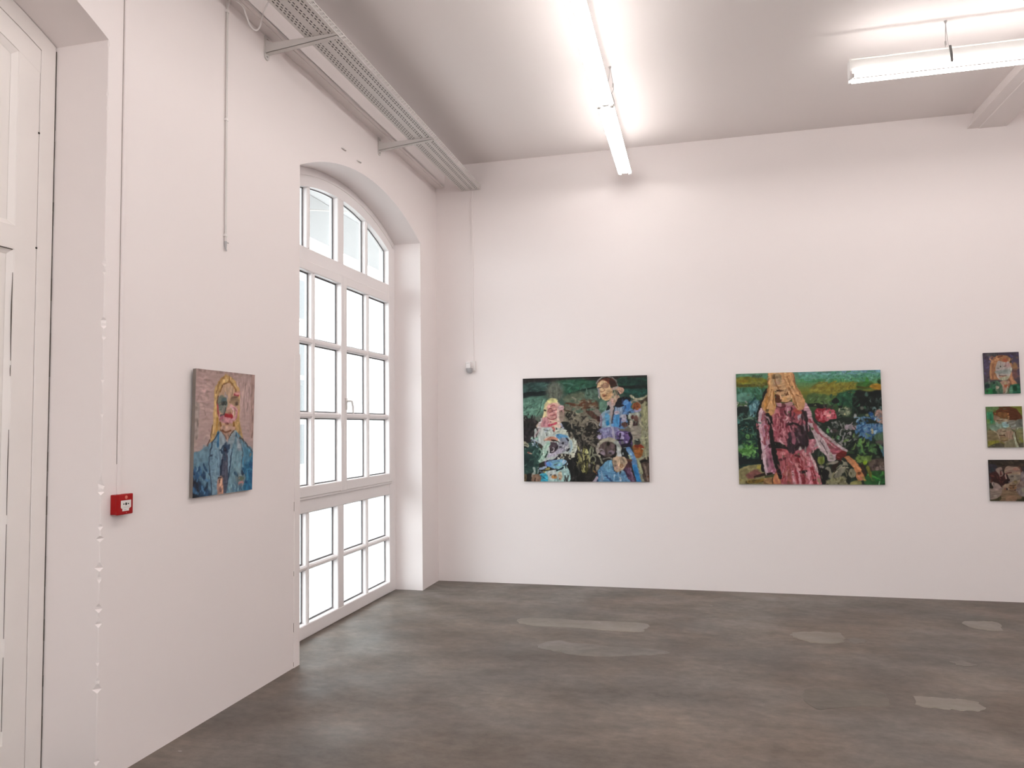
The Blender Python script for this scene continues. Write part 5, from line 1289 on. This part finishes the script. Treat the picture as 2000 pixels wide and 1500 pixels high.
    p('20,-10 170,-10 330,140 560,350 920,610 890,670 650,760 640,860 470,890 420,760 240,580 140,300', '#b5a2a5', 8); p('90,-10 180,-10 260,180 420,320 640,500 820,620 700,710 540,690 430,440 300,290 180,190', '#97505b', 10); l('230,260 330,420 480,640', 70, '#bba6aa'); l('340,300 500,440 640,560', 26, '#b5848a'); l('270,390 350,500 440,700', 18, '#4a3a3e'); l('520,700 560,850', 70, '#9a948c'); l('150,300 260,540', 26, '#d0c2c4')
    p('640,770 740,660 870,640 915,710 820,800 700,855', '#6b1c18', 8); l('680,780 740,800', 26, '#8a3a34')
    p('860,800 950,750 1080,850 1230,1040 1260,1130 1350,1260 1290,1340 1160,1320 1110,1120 1010,960', '#b77a50', 8); l('910,800 1010,890 1090,1010', 42, '#d2976a'); l('1150,1000 1230,1100', 40, '#c98a5c'); e(1210, 1170, 42, 36, '#6a4020', 12); l('1200,1250 1280,1310', 60, '#b5745c'); l('1310,1270 1350,1360', 50, '#8c7a40')
    A.img = A.img ** 1.10
    return A

# ---- picture: long-haired figure in a blue suit
def pic_blue_suit():
    A = Art(150, 190, [(383.0, 719.2), (497.9, 732.8), (492.0, 957.6), (376.0, 973.0)], 5)
    A.grad([(0, '#ad928c'), (.2, '#b79a95'), (.5, '#b79c97'), (1, '#a5948f')])
    p, l, e, d = A.poly, A.line, A.ell, A.dabs
    A.fr(370, 710, 10.714)
    l('150,120 700,180 1370,260', 60, '#9d8580'); e(1150, 700, 200, 400, '#ba9d98', 120); e(300, 600, 160, 350, '#b89a96', 120); l('1330,300 1310,900 1300,1500', 90, '#aa8b84'); l('150,900 130,1200 120,1500', 120, '#a5958f')
    p('780,240 830,262 930,340 1000,480 1045,580 1045,900 1045,1200 1080,1400 1110,1620 900,1620 900,1300 960,700 870,450 740,440 650,580 590,800 600,1100 650,1400 600,1700 440,1650 490,1300 510,900 520,600 600,400 700,290', '#c29c64', 8)
    p('800,430 920,500 985,640 1025,800 1010,1050 930,1250 800,1380 680,1310 610,1150 590,900 620,700 680,520', '#c29f82', 8)
    for s, w_, c in (('830,270 820,380 700,460 640,600', 22, '#8a6236'), ('760,260 640,380 560,560 540,740', 34, '#a87f48'), ('840,380 920,470 980,600', 26, '#8c6438'), ('700,380 800,360', 26, '#d8b67c'), ('560,500 540,800 540,1100 500,1450', 36, '#d3ae74'), ('600,700 585,900', 22, '#5a3a2c'), ('640,1250 660,1350 640,1480', 36, '#7a4f24'), ('580,1150 570,1500', 34, '#b0843c'), ('920,1250 940,1380 960,1480', 40, '#94642c'), ('1000,1200 1020,1400', 40, '#cda468'), ('480,1300 450,1560', 20, '#7a5a3c'), ('900,360 980,520', 30, '#d4b078'), ('630,420 560,620', 20, '#8c6a3c')): l(s, w_, c)
    e(800, 560, 90, 80, '#c8a78a', 30)
    p('615,720 690,680 770,740 790,900 720,1040 610,970', '#71796f', 10); e(720, 835, 50, 52, '#2a3330', 16); l('680,770 760,760', 34, '#4c6264'); l('720,900 700,1020', 44, '#8a8a82')
    p('870,720 1010,690 1030,880 900,870', '#957a60', 12); e(985, 860, 26, 40, '#574236', 10); l('880,730 990,720', 18, '#6f5440'); l('840,820 920,800', 24, '#8a7058')
    l('590,870 590,980 612,1090', 28, '#a73840'); e(1000, 635, 60, 40, '#cb8c89', 14); l('930,662 1020,682', 22, '#9c3040'); l('740,650 790,720', 40, '#a99a98')
    p('620,1060 700,1100 900,1120 970,1160 900,1240 760,1270 640,1200', '#cb8f96', 10); l('870,910 970,980 975,1120 880,1210', 50, '#d59ca2'); l('860,920 910,990 900,1090', 24, '#e6bfbd'); l('930,950 1000,1060 960,1180', 20, '#b5767e'); l('740,1090 800,1095 880,1120', 46, '#a51c26'); l('760,930 730,1060 660,1110', 20, '#47484a'); e(810, 960, 40, 60, '#bd9282', 14); e(840, 1050, 44, 30, '#a86a5c', 12); l('640,1170 690,1130', 30, '#a3606e'); e(790, 1265, 38, 18, '#8a4842', 8); e(780, 1320, 80, 40, '#bc9070', 16)
    A.fr(370, 840, 10.714)
    p('650,-60 930,-60 930,10 820,190 770,210 700,80', '#c19b88', 8); l('680,10 760,60 850,20', 24, '#7a4a30'); l('660,20 720,110 770,200', 16, '#6a4034'); l('920,20 850,120 815,240', 18, '#4d4038')
    p('55,560 200,450 380,330 560,170 620,50 770,250 880,430 950,40 1100,180 1200,320 1325,480 1320,1300 50,1450', '#60879b', 8)
    d(70, 80, 350, 1300, 1380, ['#6f95a8', '#557a90', '#7ba0b0', '#4c7088', '#668ca2'], 240, 50, 80, .5)
    p('100,560 250,430 380,340 400,600 250,700 120,740', '#6a8da0', 30); p('50,880 160,960 300,1150 450,1300 450,1420 50,1460', '#22405f', 40); p('50,1000 180,1080 200,1440 50,1450', '#1a2433', 30); d(26, 70, 750, 440, 1400, ['#2c5680', '#1c3a5c', '#3f6c94', '#16283c', '#4a7aa0'], 200, 44, 75)
    p('1140,780 1310,480 1325,1300 1130,1300', '#21688f', 30); d(30, 1130, 560, 1315, 1260, ['#12507f', '#2c7aa4', '#0f4474', '#3f8ab0', '#1c5f8c'], 170, 44, 75); p('1120,400 1260,400 1310,560 1180,700', '#4d87a4', 30)
    l('1110,190 1200,320 1310,470', 18, '#3c4c58'); l('380,330 430,220', 20, '#5c4038'); l('1050,170 1110,200 1130,260', 24, '#4a443c')
    p('600,80 640,400 655,900 590,1380 470,1400 415,600 480,550 430,520 480,260', '#7092a8', 10); d(16, 460, 300, 630, 1350, ['#7c9eb2', '#62869c', '#86a4b4'], 300, 40, 88, .6); l('600,60 610,200 600,320', 46, '#2f6f9a')
    l('615,50 540,170 470,280 430,520 480,552 412,590 425,850 455,1100 465,1380', 18, '#2f4054')
    p('640,20 765,230 650,420 620,250', '#93a3ad', 8); p('945,15 975,130 885,430 805,250', '#8b9da6', 8); l('975,80 950,260 880,430', 24, '#2f5474'); l('650,420 720,320', 18, '#2f4c64')
    p('990,120 1100,450 1090,850 1000,950 850,1340 755,1360 870,600 900,380', '#7297a7', 10); d(14, 880, 300, 1080, 900, ['#7fa2b0', '#648a9c', '#8aa8b0'], 300, 40, 95, .6); l('985,130 1060,290 1100,460 1095,640 1075,850', 16, '#42505c'); p('1000,150 1060,280 1080,420 1000,400', '#9aa2ac', 24)
    p('640,430 880,430 865,700 800,960 640,900', '#7e9db2', 8); l('635,430 640,700 655,800', 16, '#34506a'); l('885,430 860,640 825,900 770,1200 750,1340', 24, '#26405a'); l('660,480 690,600', 50, '#93afc0')
    p('755,255 850,330 800,490 715,495 690,400', '#2e4460', 8); e(745, 430, 30, 50, '#161c34', 14); e(800, 290, 34, 34, '#7c90a0', 10); l('700,500 650,420', 26, '#1f3850')
    p('700,500 785,500 805,950 750,1345 690,1350 655,950 665,700', '#494e61', 8); l('685,640 665,800 650,960', 38, '#15243b'); l('720,500 740,620', 46, '#34485e'); l('760,700 760,1100', 30, '#575a6c')
    p('595,1030 690,990 700,1350 585,1380', '#b98c7a', 8); l('640,1020 670,1100 640,1160', 34, '#e3b492'); l('680,1180 690,1320', 30, '#dba68a'); l('600,1010 660,1000', 26, '#3c3438'); e(650, 1250, 30, 60, '#8c6a66', 14); e(630, 1060, 16, 24, '#5a3c30', 8)
    p('960,920 1150,945 1135,1140 1010,1150', '#6b828a', 10); e(1070, 1020, 52, 52, '#5f745f', 14); l('1030,1120 1080,1090 1120,1110', 34, '#ac7c7c'); l('940,900 1000,960', 34, '#33566e'); l('1020,970 1140,950', 18, '#8fa0a4'); l('1090,880 1110,930', 50, '#1c3048'); l('1040,1150 1040,1240', 18, '#33566e'); d(10, 780, 1180, 1100, 1330, ['#8ab0bc', '#4a7290', '#2f5474'], 120, 30, 75)
    return A

# ---- three small portraits
def pic_small_a():
    A = Art(84, 98, [(1919.7, 690.9), (1989.8, 688.3), (1992.0, 768.6), (1922.2, 770.2)], 31)
    A.grad([(0, '#3c3340'), (.3, '#4a4058'), (.6, '#50424e'), (.8, '#3a3a3c'), (1, '#245038')])
    p, l, e, d = A.poly, A.line, A.ell, A.dabs
    A.fr(1912, 680, 15.625)
    d(22, 130, 200, 450, 950, ['#4c4464', '#5c5480', '#3c3448', '#6a6480'], 130, 50); d(14, 950, 200, 1230, 950, ['#4c4060', '#564a78', '#3a3040', '#70584c'], 130, 50); e(1080, 580, 90, 120, '#8a6644', 40); e(1080, 800, 80, 140, '#6c4a48', 40); e(400, 230, 200, 60, '#4c4a4c', 40)
    p('640,245 860,260 970,360 1000,560 1000,800 1040,950 1150,1110 980,1120 900,980 400,980 330,940 320,600 360,420 480,300', '#a0704c', 14); d(26, 330, 280, 960, 480, ['#b47a50', '#8c5434', '#a86444', '#c08e64'], 130, 36, 60); l('370,480 340,700 340,920', 50, '#b58458'); l('430,520 410,760 400,960', 46, '#94644a'); l('970,780 960,950 1080,1090', 70, '#b07a58'); l('880,960 960,1090', 46, '#8c5a3c'); l('590,300 700,260', 40, '#6a3c2c')
    p('610,400 720,440 900,430 960,560 990,640 950,800 880,940 720,990 560,930 500,800 500,600 540,480', '#aaa099', 12); p('700,400 800,320 860,400 820,450', '#a4583c', 14); e(860, 540, 90, 70, '#a88a86', 24); p('500,720 960,650 940,780 700,800 510,780', '#8f9690', 16); e(600, 580, 70, 60, '#a8a098', 24); l('750,580 820,570', 22, '#5c4444'); l('540,630 600,640', 30, '#78706c'); l('510,680 600,690', 22, '#b0a0a4'); l('640,770 840,760', 18, '#7d8480'); e(970, 660, 30, 46, '#aeb0a2', 10)
    l('590,850 700,850 820,840', 26, '#6f5c50'); p('580,870 830,860 800,920 620,910', '#a87e6c', 12); l('690,880 750,885', 18, '#8a4a40'); p('600,930 880,860 900,900 820,980 650,990', '#a4a488', 14)
    p('620,1030 880,1000 920,1120 880,1280 800,1400 700,1400 660,1200', '#a88672', 12); e(800, 1150, 60, 50, '#9c5436', 18); e(790, 1080, 50, 40, '#a09070', 14); l('850,1180 820,1330 760,1400', 50, '#9c9c88'); l('900,1100 880,1230', 40, '#7a4c34')
    p('160,1090 330,1050 500,1010 640,1080 700,1260 640,1420 150,1430', '#3f5c48', 14); p('180,1290 320,1230 400,1290 400,1420 170,1430', '#1f7a40', 20); p('400,1250 500,1230 500,1410 400,1410', '#0f4c2c', 16); p('360,1110 500,1120 490,1240 350,1230', '#2c5a40', 16); p('500,1160 600,1180 560,1260 500,1260', '#a09684', 10); e(440, 1070, 34, 26, '#12201a', 8); p('170,1120 290,1100 300,1220 170,1230', '#152c2c', 16); l('280,960 300,1080', 50, '#5c5c58'); l('520,1010 660,1140', 40, '#4c7054'); d(10, 500, 1240, 680, 1400, ['#52705a', '#3f5a44', '#6a7c64'], 90, 34)
    p('900,1200 980,1130 1250,1120 1265,1400 860,1410', '#1c5a40', 14); p('1010,1170 1120,1150 1130,1300 1020,1290', '#0a3822', 20); p('900,1220 990,1170 990,1400 900,1400', '#4c7c60', 16); e(1180, 1190, 50, 40, '#2c6a50', 14); l('870,1240 850,1400', 50, '#5a644c')
    return A
def pic_small_b():
    A = Art(84, 98, [(1924.5, 793.6), (1994.7, 792.3), (1996.8, 873.9), (1927.0, 874.2)], 37)
    A.grad([(0, '#5c7440'), (.3, '#4a7850'), (.6, '#6c7a54'), (.85, '#7a7434'), (1, '#4c4828')])
    p, l, e, d = A.poly, A.line, A.ell, A.dabs
    A.fr(1912, 784, 15.625)
    p('950,130 1300,120 1310,420 1150,260', '#6c6c1c', 30); l('960,150 1280,150', 46, '#7c8038'); p('230,340 400,320 410,620 330,650 240,520', '#2f7a54', 30); l('340,400 350,560', 50, '#1c5c40'); e(260, 600, 60, 60, '#5c7c3c', 25); d(10, 210, 160, 560, 300, ['#5c7c4c', '#4c7444', '#6a7c40'], 150, 50, 10)
    p('220,900 600,850 640,1220 400,1360 230,1370', '#7a6c4c', 30); p('240,1210 560,1200 520,1330 240,1360', '#7c7828', 30); l('240,1340 400,1340 530,1290', 34, '#86803c'); p('1050,900 1310,860 1325,1320 1180,1300 1090,1100', '#75724c', 30); l('1200,1120 1300,1260', 60, '#7c7c34'); p('230,1380 560,1260 760,1340 800,1420 230,1420', '#4f4938', 16); p('1160,1300 1330,1270 1330,1420 1160,1420', '#4d4c3c', 16)
    p('420,320 560,230 700,150 900,160 1100,210 1200,330 1290,450 1290,560 1060,580 850,570 650,500 540,440 440,420', '#5a3014', 12); p('560,330 720,320 850,380 880,560 700,500 560,430', '#7a5028', 20); p('900,260 1150,300 1260,460 1180,540 920,540', '#522a12', 24); l('600,170 760,180 900,150', 40, '#4a2c0c'); e(870, 460, 26, 26, '#b07a48', 8); e(860, 380, 26, 24, '#9c6034', 8); e(480, 350, 30, 30, '#8a4a24', 12); l('460,260 480,330', 40, '#4c5c20'); l('870,480 860,560', 30, '#8c7250')
    p('440,420 560,450 640,510 640,580 440,590', '#8c6c54', 12); p('480,580 700,520 900,560 1050,600 1100,800 1060,930 1090,1180 1150,1420 760,1420 740,1280 620,1200 560,1030 470,920 500,750', '#8f8068', 10)
    p('310,740 500,700 600,760 560,880 420,900 320,840', '#6d8472', 20); p('480,650 680,620 900,640 880,780 640,820 520,760', '#829a88', 18); p('690,640 820,620 860,720 800,790 700,780', '#86a8a8', 12); e(770, 650, 40, 34, '#a4bcc0', 12); p('880,600 1100,580 1120,800 940,820', '#7c7a70', 18); l('920,760 1000,760 1080,720', 50, '#949c94'); p('1100,580 1300,540 1300,760 1120,790', '#66685f', 18); l('1120,800 1250,790', 50, '#7c7c6c'); l('1150,800 1120,860', 26, '#9c9c84'); e(840, 650, 30, 24, '#5c544c', 10); l('520,580 680,580', 34, '#5f4c34'); e(600, 650, 60, 30, '#7c7258', 14); l('370,700 500,690', 24, '#6a7c60'); l('680,800 800,830', 30, '#6a7464')
    e(590, 890, 80, 50, '#87715c', 18); l('680,920 780,900', 34, '#6a5a44'); p('780,930 950,900 1000,960 980,1130 800,1120', '#957a66', 20); l('570,1030 650,1040 750,1030', 34, '#4c3420'); e(680, 1080, 70, 26, '#8c6c54', 12); p('580,1080 830,1090 820,1180 640,1190', '#84714f', 14); l('630,1200 720,1205 820,1170', 24, '#5c4424'); l('430,900 540,980 590,1130', 28, '#a5957c'); p('760,1230 1050,1170 1080,1420 800,1420', '#7b7458', 16); l('1040,980 1060,1150 1120,1400', 60, '#a0a48c'); l('1060,930 1080,1060 1120,1200 1180,1330', 26, '#46381f')
    return A
def pic_small_c():
    A = Art(84, 98, [(1928.3, 897.9), (1998.6, 897.9), (2001.0, 979.5), (1930.4, 978.9)], 41)
    A.grad([(0, '#2a241c'), (.15, '#352a22'), (.4, '#3a2826'), (.7, '#7a695e'), (1, '#6c5c44')])
    p, l, e, d = A.poly, A.line, A.ell, A.dabs
    A.fr(1912, 888, 15.625)
    d(24, 280, 180, 1340, 340, ['#3c3226', '#4a3c2c', '#241c14', '#2c2a22'], 150, 46, 10); p('270,300 500,320 480,520 300,720 270,720', '#2f2c34', 20); e(370, 500, 60, 110, '#232a30', 25); p('300,560 760,480 880,760 760,880 620,960 420,840 310,700', '#341615', 16); d(14, 340, 640, 720, 860, ['#4c1c14', '#2a0e0e', '#5c3028'], 110, 40)
    p('470,470 560,390 660,400 700,560 680,640 600,670 560,600', '#857168', 10); p('600,520 640,500 670,600 620,640', '#4c1f1c', 8); l('640,520 660,600', 20, '#94746c'); l('700,480 740,600', 60, '#1f100c')
    p('740,470 830,350 960,370 1180,400 1220,500 1220,700 1180,860 1100,950 1060,1080 900,1100 760,1060 640,1000 780,880 880,800 840,640 750,580', '#8a7560', 10); p('830,360 1150,410 1200,520 960,540 780,540', '#8d7466', 14); e(1080, 450, 90, 40, '#946a5c', 20); l('770,590 850,560 950,550', 34, '#5c302c'); l('770,620 790,740', 46, '#a08478'); l('810,620 850,760 880,800', 40, '#1c0c10'); p('760,760 890,740 870,860 700,880', '#24100f', 10)
    p('880,620 1200,620 1200,760 1000,800 880,740', '#80766a', 16); e(960, 660, 46, 30, '#574c44', 12); e(1150, 680, 50, 40, '#645a50', 14); e(1050, 700, 30, 50, '#948672', 12); l('860,840 960,800', 34, '#7c7472'); e(1060, 830, 50, 50, '#7c6c48', 18); l('880,935 980,945 1060,930', 36, '#47301c'); p('860,970 1080,970 1060,1060 900,1060', '#7f5e42', 14); l('870,1075 960,1105 1070,1080', 22, '#3c2018'); e(770, 1060, 60, 50, '#7c5244', 18)
    p('640,1060 900,1110 1080,1110 1240,1250 1200,1430 560,1440 600,1250', '#745f48', 14); p('800,1250 1080,1260 1060,1420 780,1420', '#80634c', 20); p('1080,1060 1240,1000 1390,960 1390,1290 1250,1280 1120,1180', '#857a76', 14); p('1220,1050 1390,1000 1390,1170 1280,1150', '#827c6c', 16); p('1200,820 1390,780 1390,960 1220,980', '#7a6860', 16); p('1240,540 1350,520 1380,780 1230,780', '#786c6c', 14); d(8, 1240, 600, 1370, 720, ['#5c5054', '#94868a', '#4a4046'], 70, 30); p('1280,400 1390,330 1390,560 1330,560', '#2e2e32', 10); l('1160,380 1220,430 1240,520', 40, '#5c3a30')
    p('280,1040 400,1000 340,860 420,850 560,900 640,1010 640,1160 560,1290 420,1370 290,1370', '#857469', 10); e(480, 1000, 130, 90, '#8c7872', 30); p('330,840 420,870 440,1000 380,1000', '#8e7d76', 8); p('280,880 330,880 390,1020 280,1020', '#1f1810', 8); l('400,800 500,850 580,900 640,990', 34, '#24100e'); p('280,1390 440,1350 620,1270 560,1420 280,1430', '#363016', 10); p('1070,1400 1240,1340 1250,1280 1390,1310 1390,1440 1060,1440', '#33321c', 10); l('1100,1120 1200,1250', 30, '#6a5c58'); e(440, 1260, 60, 30, '#8a8074', 16)
    return A

hang(pic_two_figures(), (.943, -.026, 1.043), (1, 0, 0), (0, 0, 1), 1.269, 1.057, .025, 'wide painting of two figures against a dark green sky, one wearing a cap', M['canvas_dark'])
hang(pic_red_dress(), (3.060, -.026, 1.026), (1, 0, 0), (0, 0, 1), 1.286, 1.060, .025, 'wide painting of a long-haired figure in a red dress among flowers', M['canvas_olive'])
hang(pic_blue_suit(), (.025, -4.031, 1.2405), (0, 1, 0), (.021, 0, 1), .560, .704, .022, 'upright portrait of a blond figure in a pale blue suit by the window', M['canvas_edge'])
GP = 'small portraits in a column on the back wall'
hang(pic_small_a(), (5.203, -.020, 1.840), (1, 0, 0), (0, 0, 1), .283, .371, .018, 'small portrait with orange hair on violet, top of the column of three', M['canvas_dark'], GP)
hang(pic_small_b(), (5.205, -.020, 1.361), (1, 0, 0), (0, 0, 1), .284, .365, .018, 'small portrait with a brown cap on green, middle of the column of three', M['canvas_olive'], GP)
hang(pic_small_c(), (5.203, -.020, .886), (1, 0, 0), (0, 0, 1), .284, .366, .018, 'small dark brown portrait, bottom of the column of three', M['canvas_dark'], GP)
